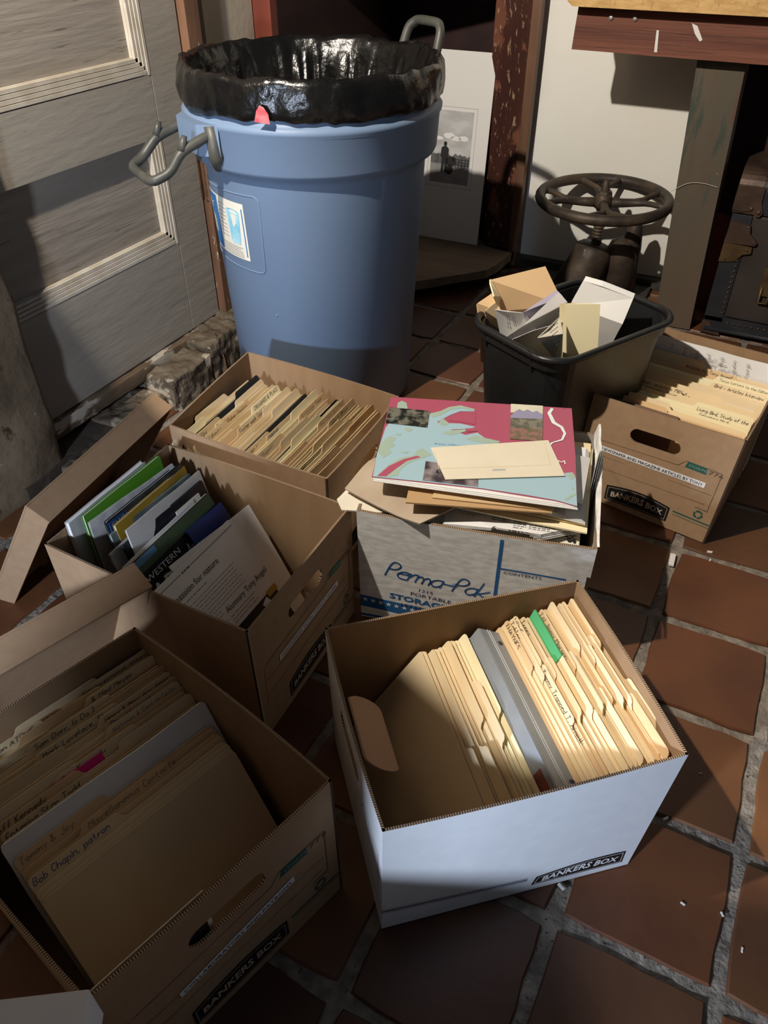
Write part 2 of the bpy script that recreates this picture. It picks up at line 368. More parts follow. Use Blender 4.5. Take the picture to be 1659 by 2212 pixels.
struct('wall_west', box(-1.56, -1.475, 0.9, 2.30, 0, 2.2), PLASTER2)
struct('wall_corner', box(-1.475, -1.44, 1.86, 2.085, 0.0, 2.2), PLASTER2)
struct('wall_back', box(-2.2, 1.2, 2.92, 3.0, -0.01, 2.2), WHITEW)
struct('wall_back_panel', box(-0.835, 1.2, 2.80, 2.83, 0.035, 2.2), WHITEW)
struct('baseboard_back', box(-0.85, -0.1, 2.765, 2.835, 0.0, 0.036, 0.004), mat('black_iron_base', (0.035, 0.033, 0.030), 0.6, (0.06, 0.055, 0.05), 20, bump=0.4, bscale=40))
# panelled door in the left wall
DU = -1.42
door = struct('door_1', box(DU-0.045, DU-0.022, 0.80, 1.74, 0.115, 2.1), DOORP2)
tag(door, 'old grey painted panelled door with ridged mouldings in the left wall', kind='structure')
def dpart(n, g, m, **k): return part(n, g, m, door, **k)
dpart('stile', box(DU-0.022, DU, 1.615, 1.74, 0.115, 2.1, 0.0015), DOORP)
dpart('rail', box(DU-0.022, DU, 0.80, 1.614, 0.115, 0.365, 0.0015), DOORP)
dpart('rail', box(DU-0.022, DU, 0.80, 1.614, 0.628, 0.765, 0.0015), DOORP)
dpart('rail', box(DU-0.022, DU, 0.80, 1.614, 1.30, 1.44, 0.0015), DOORP)
def ridge(p, q, nrm, inn):                  # four-ridged moulding strip from p to q
    gs = []
    for k in range(4):
        o = V3(inn)*(0.006+0.009*k)+V3(nrm)*(0.019-0.0035*k)
        gs.append(bar(V3(p)+o, V3(q)+o, 0.0075, 0.008+0.002*k, up=nrm))
    gs.append(bar(V3(p)+V3(inn)*0.019+V3(nrm)*0.002, V3(q)+V3(inn)*0.019+V3(nrm)*0.002, 0.038, 0.012, up=nrm))
    return join(*gs)
B0 = DU-0.022
for (z0, z1) in ((0.365, 0.628), (0.765, 1.30)):
    dpart('moulding', ridge((B0, 1.615, z0), (B0, 1.615, z1), (1, 0, 0), (0, -1, 0)), MOLD)
    dpart('moulding', ridge((B0, 0.80, z0), (B0, 1.60, z0), (1, 0, 0), (0, 0, 1)), MOLD)
hg = dpart('hinge', join(*[tube([(DU+0.012, 1.752, 0.45+0.025*k), (DU+0.012, 1.752, 0.473+0.025*k)], 0.008, 10) for k in range(5)],
                         box(DU-0.001, DU+0.004, 1.735, 1.772, 0.45, 0.575)), BRONZE)
part('hinge_pin', join(ball((DU+0.012, 1.752, 0.585), 0.008), ball((DU+0.012, 1.752, 0.441), 0.009)), BRONZE, hg, smooth=True)
struct('trim_1', box(-1.475, DU+0.022, 1.745, 1.80, 0.10, 2.1, 0.003), WORN)
struct('trim_2', box(-1.475, -1.435, 1.80, 1.862, 0.10, 2.1, 0.002), mat('dark_trim', (0.075, 0.05, 0.035), 0.6))
struct('trim_3', bumpy(box(-1.475, -1.402, 0.85, 1.742, 0.072, 0.110, 0.003), 0.003, 30, 0.02), SILL, True)
curb = struct('trim_4', bumpy(box(-1.60, -1.365, 0.90, 1.95, -0.03, 0.035), 0.01, 12, 0.05), mat('earth', (0.075, 0.055, 0.038), 1.0, (0.045, 0.032, 0.022), 20, bump=0.8, bdist=0.006))
for (v0, v1, zt, u1) in ((1.72, 1.92, 0.118, -1.325), (1.555, 1.71, 0.112, -1.318), (1.375, 1.545, 0.090, -1.312), (1.19, 1.365, 0.050, -1.335), (1.01, 1.18, 0.030, -1.35)):
    g = bumpy(box(-1.445, u1, v0, v1, -0.015, zt, 0.007), 0.007, 40, 0.014)
    part('stone', g, STONE, curb, smooth=False)
# ---- plank shelf added out of view to shade the near boxes; carries the lamp
blocker = thing('shade_plank', 'added unseen plank shelf fixed high on the left wall above the brown boxes', 'blocker', (-1.2, .1, 1.30))
part('plank', prism([(-1.29, -.9, 1.30), (-.42, -.9, 1.30), (-.42, .437, 1.30), (-.700, .400, 1.30), (-1.21, .645, 1.30), (-1.29, .685, 1.30)], (0, 0, .03)), WORN, blocker)
part('bracket', bar((-1.29, -.3, 1.15), (-1.05, -.3, 1.295), .03, .02, up=(0, 1, 0)), WORN, blocker)
o = link('blocker_post', mesh('blocker_post', *box(-.118, .118, -.05, .05, 0, 1.3, .004), WORN)); o.location = (-.562, -.30, 0); tag(o, 'added light-blocking timber post standing on the floor under the high plank shelf', 'post')  # added unseen post that keeps the cool light off the near-left box
lm = thing('standing_lamp', 'slim metal lamp with a bare bulb standing on the added high plank shelf', 'lamp', (-1.03, .27, 1.33))
part('stem', join(lathe([(0, .0), (.07, .0), (.07, .012), (.01, .02), (.008, .56), (.016, .575), (.016, .61), (0, .612)], (-1.03, .27, 1.33), 20)), BRONZE, lm, smooth=False)
# ---- cupboard built into the corner
SHZ = 0.07
cup = thing('corner_cupboard', 'dark red-brown open corner cupboard with scratched side behind the blue bin', 'cupboard', (-1.0, 2.6, 0))
pL, pR = V3((-1.385, 2.10, 0)), V3((-0.792, 2.60, 0))
part('left_post', box(-1.475, -1.385, 2.09, 2.125, 0.0, 2.0, 0.002), REDW, cup)
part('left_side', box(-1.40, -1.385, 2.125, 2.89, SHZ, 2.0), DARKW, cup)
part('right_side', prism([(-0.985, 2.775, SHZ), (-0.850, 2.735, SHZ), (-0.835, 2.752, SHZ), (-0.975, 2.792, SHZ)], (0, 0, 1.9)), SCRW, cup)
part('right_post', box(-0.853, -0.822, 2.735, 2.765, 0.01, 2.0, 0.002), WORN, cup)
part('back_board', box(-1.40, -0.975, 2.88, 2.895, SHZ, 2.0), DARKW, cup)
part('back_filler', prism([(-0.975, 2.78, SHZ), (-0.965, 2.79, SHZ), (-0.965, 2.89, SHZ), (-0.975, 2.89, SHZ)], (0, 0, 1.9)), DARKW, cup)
sh = [(-1.385, 2.125), (-1.03, 2.312), (-0.852, 2.505), (-0.838, 2.56), (-0.826, 2.70), (-0.97, 2.735), (-0.97, 2.88), (-1.385, 2.88)]
SHELFW = mat('grey_shelf_wood', (0.36, 0.28, 0.20), 0.75, (0.20, 0.15, 0.105), 9, 8, (0.3, 0.7), bump=0.6, bscale=30, stretch=(0.4, 1.5, 1), spec=0.25)
part('shelf_board', bumpy(prism([(x, y, SHZ-0.03) for x, y in sh], (0, 0, 0.03)), 0.003, 15, 0.05), SHELFW, cup, smooth=False)
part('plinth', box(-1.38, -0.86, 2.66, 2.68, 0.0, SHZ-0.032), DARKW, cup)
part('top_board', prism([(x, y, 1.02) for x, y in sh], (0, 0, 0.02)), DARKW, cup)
# ---- matted photograph leaning in the cupboard
mo, mz_ = V3((-1.212, 2.715, SHZ+0.001)), V3((0, 0.10, 1)).normalized()
MT = Matrix(((1, 0, 0, mo.x), (0, mz_.z, mz_.y, mo.y), (0, -mz_.y, mz_.z, mo.z), (0, 0, 0, 1)))
pm = thing('matted_photograph', 'black and white photograph in a tall white mat board leaning inside the cupboard', 'photograph', M=MT)
def flat(x, y): return V3((x, 0, y)), V3((0, -1, 0))
part('mat_board', box(0, 0.245, 0, 0.004, 0, 0.615), mat('mat_board', (0.78, 0.77, 0.75), 0.8), pm, local=True)
ph = part('photo_print', box(0.035, 0.185, -0.0008, 0.0, 0.198, 0.435), mat('bw_sky', (0.62, 0.62, 0.62), 0.35, (0.42, 0.42, 0.42), 12, 4, coord='Object', stretch=(1, 1, 2)), pm, local=True)
G1, G2, G3, G4 = mat('grey_dark', (0.025, 0.025, 0.025), 0.4), mat('grey_mid', (0.16, 0.16, 0.16), 0.4, (0.07, 0.07, 0.07), 60), mat('grey_light', (0.35, 0.34, 0.33), 0.4, (0.25, 0.25, 0.25), 40), mat('cloud_white', (0.85, 0.85, 0.85), 0.4)
R = random.Random(3)
def blob(cx, cy, rx, ry, n=14, j=.15, seed=0):
    q = random.Random(seed); return poly2([(cx+rx*cos(2*pi*k/n)*q.uniform(1-j, 1+j), cy+ry*sin(2*pi*k/n)*q.uniform(1-j, 1+j)) for k in range(n)])
part('ground', onto(rect2(0.036, 0.199, 0.184, 0.262), flat, .0010), G3, ph, local=True)
part('horizon_trees', onto(poly2([(0.036, 0.262)]+[(0.036+0.148*k/16, 0.293+R.uniform(-.006, .008)) for k in range(17)]+[(0.184, 0.262)]), flat, .0012), G2, ph, local=True)
part('fence_rails', onto(join2(*[rect2(0.125, 0.262+.009*k, 0.184, 0.2645+.009*k) for k in range(3)], *[rect2(0.13+.012*k, 0.255, 0.1325+.012*k, 0.285) for k in range(5)]), flat, .0014), G1, ph, local=True)
part('clouds', onto(join2(blob(0.10, 0.355, .022, .010, seed=1), blob(0.125, 0.348, .02, .008, seed=2), blob(0.155, 0.350, .018, .009, seed=3), blob(0.06, 0.345, .02, .006, seed=4)), flat, .0012), G4, ph, local=True)
part('standing_figure', onto(join2(blob(0.088, 0.328, .0065, .0085, seed=5, j=.05), poly2([(0.074, 0.315), (0.082, 0.320), (0.095, 0.320), (0.103, 0.312), (0.102, 0.283), (0.099, 0.235), (0.090, 0.235), (0.0885, 0.27), (0.085, 0.235), (0.077, 0.235), (0.078, 0.283), (0.073, 0.285)])), flat, .0016), G1, ph, local=True)
part('second_figure', onto(join2(blob(0.113, 0.272, .020, .016, seed=6), blob(0.110, 0.245, .014, .018, seed=7), blob(0.124, 0.282, .007, .007, seed=8)), flat, .0016), G1, ph, local=True)
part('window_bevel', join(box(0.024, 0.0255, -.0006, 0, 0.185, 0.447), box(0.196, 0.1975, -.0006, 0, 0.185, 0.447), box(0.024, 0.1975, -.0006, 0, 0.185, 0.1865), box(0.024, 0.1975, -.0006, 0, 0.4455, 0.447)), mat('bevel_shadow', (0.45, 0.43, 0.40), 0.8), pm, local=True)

# ---------------------------------------------------------------- trash can
CC = V3((-1.031, 1.704, 0))
BLUE = mat('blue_plastic', (0.165, 0.240, 0.365), 0.48, (0.178, 0.254, 0.378), 3, 4, bump=0.12, bscale=240, bdist=0.0006, spec=0.4,
           spots=[((0.24, 0.33, 0.50), 16, 0.70, (1, 1, 0.5)), ((0.08, 0.10, 0.14), 34, 0.735, (1, 1, 1))])
can = thing('trash_can', 'tall blue plastic trash can with a black liner in front of the cupboard', 'trash can', CC)
prof = [(0.0, 0.012), (0.215, 0.012), (0.225, 0.0), (0.232, 0.010), (0.262, 0.612), (0.266, 0.622), (0.284, 0.632), (0.288, 0.640), (0.2925, 0.712), (0.297, 0.718), (0.298, 0.726), (0.291, 0.732),
        (0.285, 0.738), (0.282, 0.785), (0.282, 0.792), (0.278, 0.794), (0.272, 0.786), (0.270, 0.66), (0.256, 0.61), (0.226, 0.02), (0.0, 0.02)]
part('body', lathe(prof, CC, 96), BLUE, can, smooth=True)
DGREY = mat('grey_handle_plastic', (0.050, 0.052, 0.045), 0.45, (0.105, 0.10, 0.085), 18, 6, (0.4, 0.75), bump=0.2, bscale=60, spec=0.5)
def canpt(azd, rad, tan, z):
    a = radians(azd); return CC+V3((rad*cos(a)-tan*sin(a), rad*sin(a)+tan*cos(a), z))
A = 242
lug = [canpt(A, .284, -.085, 0), canpt(A, .315, -.052, 0), canpt(A, .318, .052, 0), canpt(A, .284, .085, 0)]
part('handle_lug', prism([V3((p.x, p.y, 0.665)) for p in lug], (0, 0, 0.062)), BLUE, can)
lug = [canpt(A+180, .284, -.085, 0), canpt(A+180, .315, -.052, 0), canpt(A+180, .318, .052, 0), canpt(A+180, .284, .085, 0)]
part('handle_lug', prism([V3((p.x, p.y, 0.665)) for p in lug], (0, 0, 0.062)), BLUE, can)
hp = [canpt(A, .275, .064, .705), canpt(A, .300, .064, .705), canpt(A, .362, .062, .682), canpt(A, .392, .060, .645), canpt(A, .432, .050, .630), canpt(A, .436, -.048, .640), canpt(A, .400, -.060, .655), canpt(A, .364, -.062, .688), canpt(A, .304, -.064, .705), canpt(A, .275, -.064, .705)]
h1 = part('handle', join(tube(smooth_path(hp, 4, .3), 0.0105, 12), tube([canpt(A, .36, .062, .684), canpt(A, .350, .063, .712)], [.0105, .006], 10),
                    tube([canpt(A, .362, -.062, .688), canpt(A, .352, -.063, .718)], [.0105, .006], 10),
                    tube([canpt(A, .292, .066, .725), canpt(A, .284, .066, .665), canpt(A, .275, .05, .635)], [.014, .02, .012], 12),
                    tube([canpt(A, .292, -.066, .725), canpt(A, .284, -.066, .665)], [.014, .018], 12)), DGREY, can, smooth=True)
B_ = 60
hp = [canpt(B_, .268, .062, .705), canpt(B_, .300, .062, .735), canpt(B_, .285, .060, .795), canpt(B_, .305, .056, .848), canpt(B_, .320, .040, .862), canpt(B_, .324, -.040, .862), canpt(B_, .318, -.056, .845), canpt(B_, .302, -.060, .795), canpt(B_, .308, -.062, .735), canpt(B_, .268, -.062, .705)]
part('handle', tube(smooth_path(hp, 4, .3), 0.0105, 12), DGREY, can, smooth=True)
# moulded frame and label on the can's left side
def cansurf(azd, z):
    r = 0.232+0.03*(z-0.01)/0.602; a = radians(azd); return CC+V3((r*cos(a), r*sin(a), z)), V3((cos(a), sin(a), 0))
fr = [(-150, .575), (-92, .582), (-90, .578), (-89, .572), (-90, .416), (-91, .408), (-94, .405), (-150, .410), (-152, .416), (-152, .57), (-150, .575)]
pts = []
for a, b in zip(fr, fr[1:]):
    n = max(1, int(abs(a[0]-b[0])/4))
    for k in range(n): pts.append((a[0]+(b[0]-a[0])*k/n, a[1]+(b[1]-a[1])*k/n))
part('moulded_frame', tube([cansurf(*p)[0]+cansurf(*p)[1]*.0004 for p in pts], 0.0016, 6, closed=True), BLUE, can, smooth=True)
def canlab(x, y): return cansurf(-148+x/0.25*57.3, y)
def grid2(x0, y0, x1, y1, n=12): return [(x0+(x1-x0)*i/n, y) for i in range(n+1) for y in (y0, y1)], [(2*i, 2*i+2, 2*i+3, 2*i+1) for i in range(n)]
lb = part('paper_label', onto(grid2(0, .428, .212, .560, 20), canlab, .0008), mat('label_white', (0.80, 0.77, 0.68), 0.45), can)
for g_ in (grid2(.02, .50, .094, .556, 6), grid2(.074, .432, .105, .556, 3), grid2(.035, .432, .095, .462, 5), grid2(.2035, .437, .2065, .548, 1)): part('label_blue', onto(g_, canlab, .0012), mat('label_blue_ink', (0.02, 0.17, 0.45), 0.4), lb)
part('label_oval', onto(join2(blob(.048, .541, .04, .012, j=0)), canlab, .0016), mat('label_cream', (0.8, 0.78, 0.7), 0.5), lb)
part('label_words', onto(join2(mv2(text2d('Roughneck', .0075), .024, .522), mv2(text2d('Refuse', .007), .03, .512), mv2(text2d('Container', .007), .03, .502)), canlab, .0016), PWHITE, lb)
for g_ in (textlines(.022, .494, .09, 4, .008, .0022, 3), textlines(.115, .545, .145, 9, .009, .0012, 4), textlines(.11, .455, .195, 6, .0045, .0014, 5)): part('label_words', onto(g_, canlab, .0016), mat('label_text', (0.25, 0.24, 0.22), 0.6), lb)
part('label_drawing', onto(join2(poly2([(.150, .535), (.196, .535), (.190, .470), (.186, .462), (.160, .462), (.156, .470)]), blob(.173, .537, .024, .006, j=0)), canlab, .0016), mat('label_cyan', (0.22, 0.55, 0.72), 0.5, (0.45, 0.72, 0.82), 30), lb)
part('moulded_pip', ball(cansurf(-86.3, .304)[0], .0028), BLUE, can, smooth=True)
# liner
BAG = mat('black_liner', (0.004, 0.004, 0.004), 0.24, (0.008, 0.0075, 0.007), 12, 5, bump=0.7, bscale=17, bdist=0.012, spec=0.5)
def bagd(a, i, r, z):
    c, s = cos(a), sin(a)
    depth = max(0, i-9)/9.0
    n1 = noise.noise(V3((c*4, s*4, i*.25)))*(.006 if i < 9 else .012)
    fold = (noise.noise(V3((c*9, s*9, 2.2)))**1)*(.030*min(1, depth*1.6)) + noise.noise(V3((c*(9 if i < 10 else 20), s*(9 if i < 10 else 20), i*.35 if i < 10 else i*.12)))*(.005+.008*min(1, depth*2))
    zz = noise.noise(V3((c*3.3, s*3.3, 7)))*(.010 if i < 12 else 0)+noise.noise(V3((c*11, s*11, 5)))*(.005 if i < 12 else 0)
    if i <= 1: zz += noise.noise(V3((c*2.5, s*2.5, 11)))*.010
    q = r+n1*(0.35 if i <= 3 else 1)+fold+(0.004 if i <= 3 else 0)
    q = min(q, .266) if i >= 9 else (max(q, .2895) if i <= 5 else q)
    return q, z+zz
bprof = [(.289, .740), (.2925, .743), (.2945, .760), (.295, .775), (.296, .792), (.295, .808), (.290, .819), (.282, .821), (.275, .810), (.270, .79), (.262, .77), (.252, .74), (.243, .70), (.235, .66), (.226, .61), (.220, .56), (.214, .51), (.20, .46), (.18, .43), (.10, .415), (.0, .41)]
bag = link('bin_liner', mesh('bin_liner', [v-CC for v in lathe(bprof, CC, 300, bagd)[0]], lathe(bprof, CC, 300)[1], BAG, smooth=True)); bag.location = CC
tag(bag, 'shiny black plastic liner folded over the rim of the blue trash can', 'bin liner')
def bagout(x, y):
    a = radians(-79)+x/0.302; return CC+V3((.3085*cos(a), .3085*sin(a), y)), V3((cos(a), sin(a), 0))
part('red_patch', xf((onto(poly2([(-.012, .747), (.020, .744), (.018, .762), (.010, .774), (.002, .778), (-.006, .768)]), bagout, .002)), Matrix()), mat('red_patch', (0.55, 0.03, 0.05), 0.5, (0.75, 0.25, 0.25), 40), bag)
sc_ = [at(*q) for q in ((828, 214, .755), (873, 176, .775), (880, 196, .765), (878, 240, .70), (826, 240, .70))]; o = link('paper_scrap', mesh('paper_scrap', *prism([q-sc_[0] for q in sc_], (0, .0006, 0)), MANILA_Y)); o.location = sc_[0]
tag(o, 'pale yellow paper scrap sticking up inside the black bin liner', 'paper scrap')

# ---------------------------------------------------------------- cartons
def lerp(a, b, t): return a+(b-a)*t
class Carton:
    """corners seen from the handle end: front left, front right, back right, back left"""
    def __init__(s, name, label, cat, fl, fr, br, bl, H=0.265, base=None, out=KRAFT, inn=KRAFT_IN, t=0.0038, holes=(1, 0, 1, 0), zt=None, bow=0.0, hole=(0.49, 0.20, 0.11, 0.034), inset=0.004):
        C = [V3((*p, 0)) for p in (fl, fr, br, bl)]; ctr = sum(C, V3())/4
        s.C = C; s.H = H; s.t = t
        B = base or [c+(ctr-c).normalized()*inset for c in C]
        B = [V3((b[0], b[1], 0.002)) for b in B]
        zt = zt or [H]*4
        T = [V3((c.x, c.y, z)) for c, z in zip(C, zt)]
        s.B, s.T = B, T
        s.root = thing(name, label, cat, (ctr.x, ctr.y, 0))
        s.walls = []; s.bows = [bow]*4 if isinstance(bow, (int, float)) else list(bow)
        for k in range(4):
            s.walls.append(s.wall(k, out, inn, holes[k], bow, hole))
        g = prism([b+(ctr-b).normalized()*0.004+V3((0, 0, .002)) for b in B], (0, 0, .004))
        part('bottom_panel', g, inn, s.root)
        s.W = (C[1]-C[0]).length; s.L = (C[3]-C[0]).length
        s.ex = (C[1]-C[0]).normalized(); s.ey = ((C[3]-C[0])+(C[2]-C[1])).normalized()
        s.ey = (s.ey - s.ex*s.ey.dot(s.ex)).normalized()
    def surf(s, k):                          # outer face of wall k as f(x metres from left, y height)
        a, b = s.B[k], s.B[(k+1) % 4]; c, d = s.T[(k+1) % 4], s.T[k]
        w = (c-d).length; n = (b-a).cross(V3((0, 0, 1))).normalized(); bw = s.bows[k]
        def f(x, y):
            u = x/w; v = y/s.H
            p = lerp(lerp(a, b, u), lerp(d, c, u), v)
            p = p+n*(bw*4*u*(1-u)*v)
            return p, n
        return f
    def wall(s, k, out, inn, hole, bow, hp):
        a, b = s.T[k], s.T[(k+1) % 4]; w = (b-a).length; H = s.H; nx, ny = 22, 12
        pts = []; bound = []
        def add(x, y): pts.append(V3((x, y))); return len(pts)-1
        for i in range(nx): bound.append(add(w*i/nx, 0))
        for j in range(ny): bound.append(add(w, H*j/ny))
        for i in range(nx): bound.append(add(w*(1-i/nx), H))
        for j in range(ny): bound.append(add(0, H*(1-j/ny)))
        edges = [(bound[i], bound[(i+1) % len(bound)]) for i in range(len(bound))]
        hpoly = []
        if hole:
            cx, cy, hw, hh = hp[0]*w, hp[1], hp[2], hp[3]; r = hh/2
            for q in range(24):
                an = 2*pi*q/24; hpoly.append((cx+(hw/2-r)*(1 if cos(an) > 0 else -1)+r*cos(an), cy+r*sin(an)))
            hi = [add(*q) for q in hpoly]; edges += [(hi[i], hi[(i+1) % 24]) for i in range(24)]
        for i in range(1, 12):
            for j in range(1, 6):
                x, y = w*i/12, H*j/6
                if hole and abs(x-cx) < hw/2+.01 and abs(y-cy) < hh/2+.01: continue
                add(x, y)
        vo, eo, fo, _, _, _ = delaunay_2d_cdt(pts, edges, [], 1, 1e-6)
        def inside(x, y):
            if not hole: return False
            r = hh/2; dx = max(abs(x-cx)-(hw/2-r), 0); return dx*dx+(y-cy)**2 < r*r*0.97
        tri = [tuple(f) for f in fo if not inside(sum(vo[i].x for i in f)/len(f), sum(vo[i].y for i in f)/len(f))]
        f = s.surf(k); n = len(vo); V = []; UV = []
        for lay in (0, 1):
            for v in vo:
                p, nn = f(v.x, v.y); V.append(p-nn*(s.t*lay)); UV.append((v.x, v.y))
        from collections import Counter
        cnt = Counter()
        for t in tri:
            for q in range(3): cnt[(t[q], t[(q+1) % 3])] += 1
        F = [t for t in tri]+[tuple(i+n for i in reversed(t)) for t in tri]; mi = [0]*len(tri)+[1]*len(tri)
        for (i, j) in cnt:
            if (j, i) not in cnt: F.append((j, i, i+n, j+n)); mi.append(2)
        return part('end_panel' if k in (0, 2) else 'side_panel', (V, F), [out, inn, FLUTE], s.root, midx=mi, uv=UV)
    def decal(s, name, k, g2, m, off=.0006, label=None):
        return part(name, onto(g2, s.surf(k), off), m, s.walls[k], label=label)
    def frame(s, x, d, z=0.006, lean=0.0):   # matrix for a thing standing across the box, d metres from the front end
        ez = V3((0, 0, 1))*cos(lean)+s.ey*sin(lean); ey = s.ey*cos(lean)-V3((0, 0, 1))*sin(lean)
        o = V3((s.C[0].x, s.C[0].y, z))+s.ex*x+s.ey*d
        return Matrix(((s.ex.x, ey.x, ez.x, o.x), (s.ex.y, ey.y, ez.y, o.y), (s.ex.z, ey.z, ez.z, o.z), (0, 0, 0, 1)))
def logo_shape(x0, x1, yc0, yc1, h, arch=.006):   # long shield, slightly arched
    n = 10; top = [(lerp(x0, x1, i/n), lerp(yc0, yc1, i/n)+h/2+arch*sin(pi*i/n)) for i in range(n+1)]
    bot = [(lerp(x0, x1, i/n), lerp(yc0, yc1, i/n)-h/2) for i in range(n, -1, -1)]
    return top+bot
def kraft_print(c, strip, sx, sy0, sy1, greentext=True):
    W = c.W; k = 0
    L = [(.028, .160), (.222, .165), (.236, .181), (.312, .178), (.311, .078), (.290, .081)]
    c.decal('printed_lines', k, join2(line2(L, .0011), line2([(.022, .122), (.306, .121)], .0009), line2([(.022, .090), (.300, .094)], .0009), line2([(.022, .160), (.020, .07)], .0009)), PLINE)
    c.decal('green_tab', k, poly2([(.236, .166), (.282, .164), (.280, .180), (.240, .181)]), PGREEN)
    c.decal('green_tab_words', k, mv2(text2d('STOR/FILE', .006, 1.15), .243, .170, -.03), mat('print_green_pale', (.25, .33, .27), .6), .0009)
    c.decal('printed_number', k, mv2(text2d('776', .009, 1.6), .285, .167), PLINE)
    c.decal('green_stripe', k, join2(line2([(.243, .050), (W-.001, .047)], .0035), line2([(.243, .042), (W-.001, .0395)], .0012)), PGREEN)
    rc = []
    for q in range(3):
        a = q*2*pi/3+.5
        rc += [line2([(.296+.0085*cos(a+t*.28), .064+.0085*sin(a+t*.28)) for t in range(6)], .0045), poly2([(.296+.0125*cos(a+1.4), .064+.0125*sin(a+1.4)), (.296+.0045*cos(a+1.4), .064+.0045*sin(a+1.4)), (.296+.009*cos(a+1.95), .064+.009*sin(a+1.95))])]
    c.decal('recycling_mark', k, join2(*rc, textlines(.284, .080, .308, 1, .006, .0014, 3)), PGREEN)
    lg = c.decal('printed_logo', k, poly2(logo_shape(.083, .235, .034, .036, .038, .010)), PBLACK)
    part('logo_border', onto(line2([(x, y) for x, y in logo_shape(.088, .230, .034, .036, .030, .009)]+[logo_shape(.088, .230, .034, .036, .030, .009)[0]], .0009), c.surf(k), .001), LOGOTAN, c.walls[k])
    part('logo_words', onto(arc_text('BANKERS BOX', .096, .222, .029, .031, .0125, .009), c.surf(k), .0011), LOGOTAN, c.walls[k])
    # label strip stuck over the print
    a = atan2(sy1-sy0, sx[1]-sx[0]); l = hypot(sx[1]-sx[0], sy1-sy0)
    c.decal('label_strip', k, mv2(rect2(0, -.0065, l, .0065), sx[0], sy0, a), mat('tape_white', (.85, .85, .86), .35), .0012)
    tw = max(q[0] for q in text2d(strip, .0072)[0][0:])
    sc = (l-.010)/tw
    c.decal('label_words', k, mv2(([(x*sc, y) for x, y in text2d(strip, .0072)[0]], text2d(strip, .0072)[1]), sx[0]+.005, sy0-.0036, a), INK, .0016)
def arc_text(s, x0, x1, y0, y1, h, arch, shear=0.0):
    g = text2d(s, h, 1.0, shear, 0.00045); xs = [p[0] for p in g[0]]; w = max(xs)
    V = []
    for x, y in g[0]:
        u = x/w; V.append((lerp(x0, x1, u), lerp(y0, y1, u)+y*(1+.25*sin(pi*u))+arch*sin(pi*u)*.55-.002))
    return V, g[1]

# A: white box in front
cA = Carton('white_file_carton', 'white corrugated storage box full of manila folders and a grey binder, nearest on the tiles', 'storage box',
            (-.426, .659), (-.209, .414), (.09, .677), (-.12, .924), base=[(-.420, .656, 0), (-.212, .4165, 0), (.0245+.045, .657, 0), (-.118, .912, 0)], out=WHITEB, bow=(.004, .004, .004, .0), inset=.006)
cA.decal('printed_stripe', 1, join2(line2([(.0, .052), (.222, .036)], .0022), line2([(.0, .0565), (.222, .0405)], .0007), line2([(.0, .0475), (.222, .0315)], .0007)), PNAVY)
cA.decal('printed_logo', 1, poly2([(.232, .016), (.383, .014), (.380, .045)]+[(lerp(.380, .236, i/8), lerp(.046, .038, i/8)+.006*sin(pi*i/8)) for i in range(1, 8)]+[(.236, .038)]), PBLACK)
lb2 = [(.2365, .0195), (.379, .0175), (.3765, .0425)]+[(lerp(.3765, .240, i/8), lerp(.0425, .035, i/8)+.006*sin(pi*i/8)) for i in range(1, 8)]+[(.240, .035), (.2365, .0195)]
cA.decal('logo_border', 1, line2(lb2, .0010), PWHITE, .0010)
cA.decal('logo_words', 1, arc_text('BANKERS BOX', .246, .372, .024, .025, .0115, .008, .15), PWHITE, .0011)
cA.decal('printed_lines', 0, join2(line2([(.03, .16), (.23, .16), (.24, .18), (.31, .18), (.31, .08), (.03, .08)], .0012)), PNAVY)
cA.decal('printed_stripe', 0, line2([(.0, .05), (.327, .05)], .002), PNAVY)
# folded-in hand flap inside the left end
f0 = cA.surf(0); fl_pts = []
for q in range(20):
    an = 2*pi*q/20; x = .165+(.060-.014)*(1 if cos(an) > 0 else -1)+.014*cos(an); y = .217+.020*sin(an)
    p, n = f0(x, y); fl_pts.append(p-n*(.008+1.1*(.238-y))+V3((0, 0, .006)))
part('handle_flap', prism(fl_pts, -f0(.1, .1)[1]*.003), mat('flap_board', (.42, .25, .155), .85), cA.root)

# B, C, D, E: kraft boxes
cB = Carton('kraft_file_carton', 'brown file box labelled COLLABORATORS AND PATRONS on its end, nearest at lower left', 'storage box',
            (-.391, .127), (-.294, .446), (-.678, .536), (-.775, .217), bow=(.002, .006, 0, .004), base=[(-.388, .128, 0), (-.288, .443, 0), (-.672, .533, 0), (-.771, .219, 0)])
kraft_print(cB, 'COLLABORATORS AND PATRONS', (.080, .256), .119, .138)
cC = Carton('kraft_magazine_carton', 'brown file box of magazines in deep shadow, its end label starting MAGAZINES WITH', 'storage box',
            (-.523, .601), (-.528, .929), (-.941, .942), (-.936, .614), bow=(.0, .003, 0, .003), base=[(-.521, .604, 0), (-.527, .926, 0), (-.936, .938, 0), (-.932, .618, 0)])
kraft_print(cC, "MAGAZINES WITH TONY'S WORK", (.066, .266), .137, .134)
cD = Carton('kraft_article_carton', 'brown file box with end label NEWSPAPER AND MAGAZINE ARTICLES, beside the black bin', 'storage box',
            (-.256, 1.503), (.071, 1.453), (.117, 1.852), (-.21, 1.902), bow=(.002, .003, 0, .003), base=[(-.253, 1.500, 0), (.057, 1.443, 0), (.108, 1.846, 0), (-.206, 1.896, 0)])
kraft_print(cD, 'NEWSPAPER AND MAGAZINE ARTICLES BY TONY', (.048, .288), .142, .139)
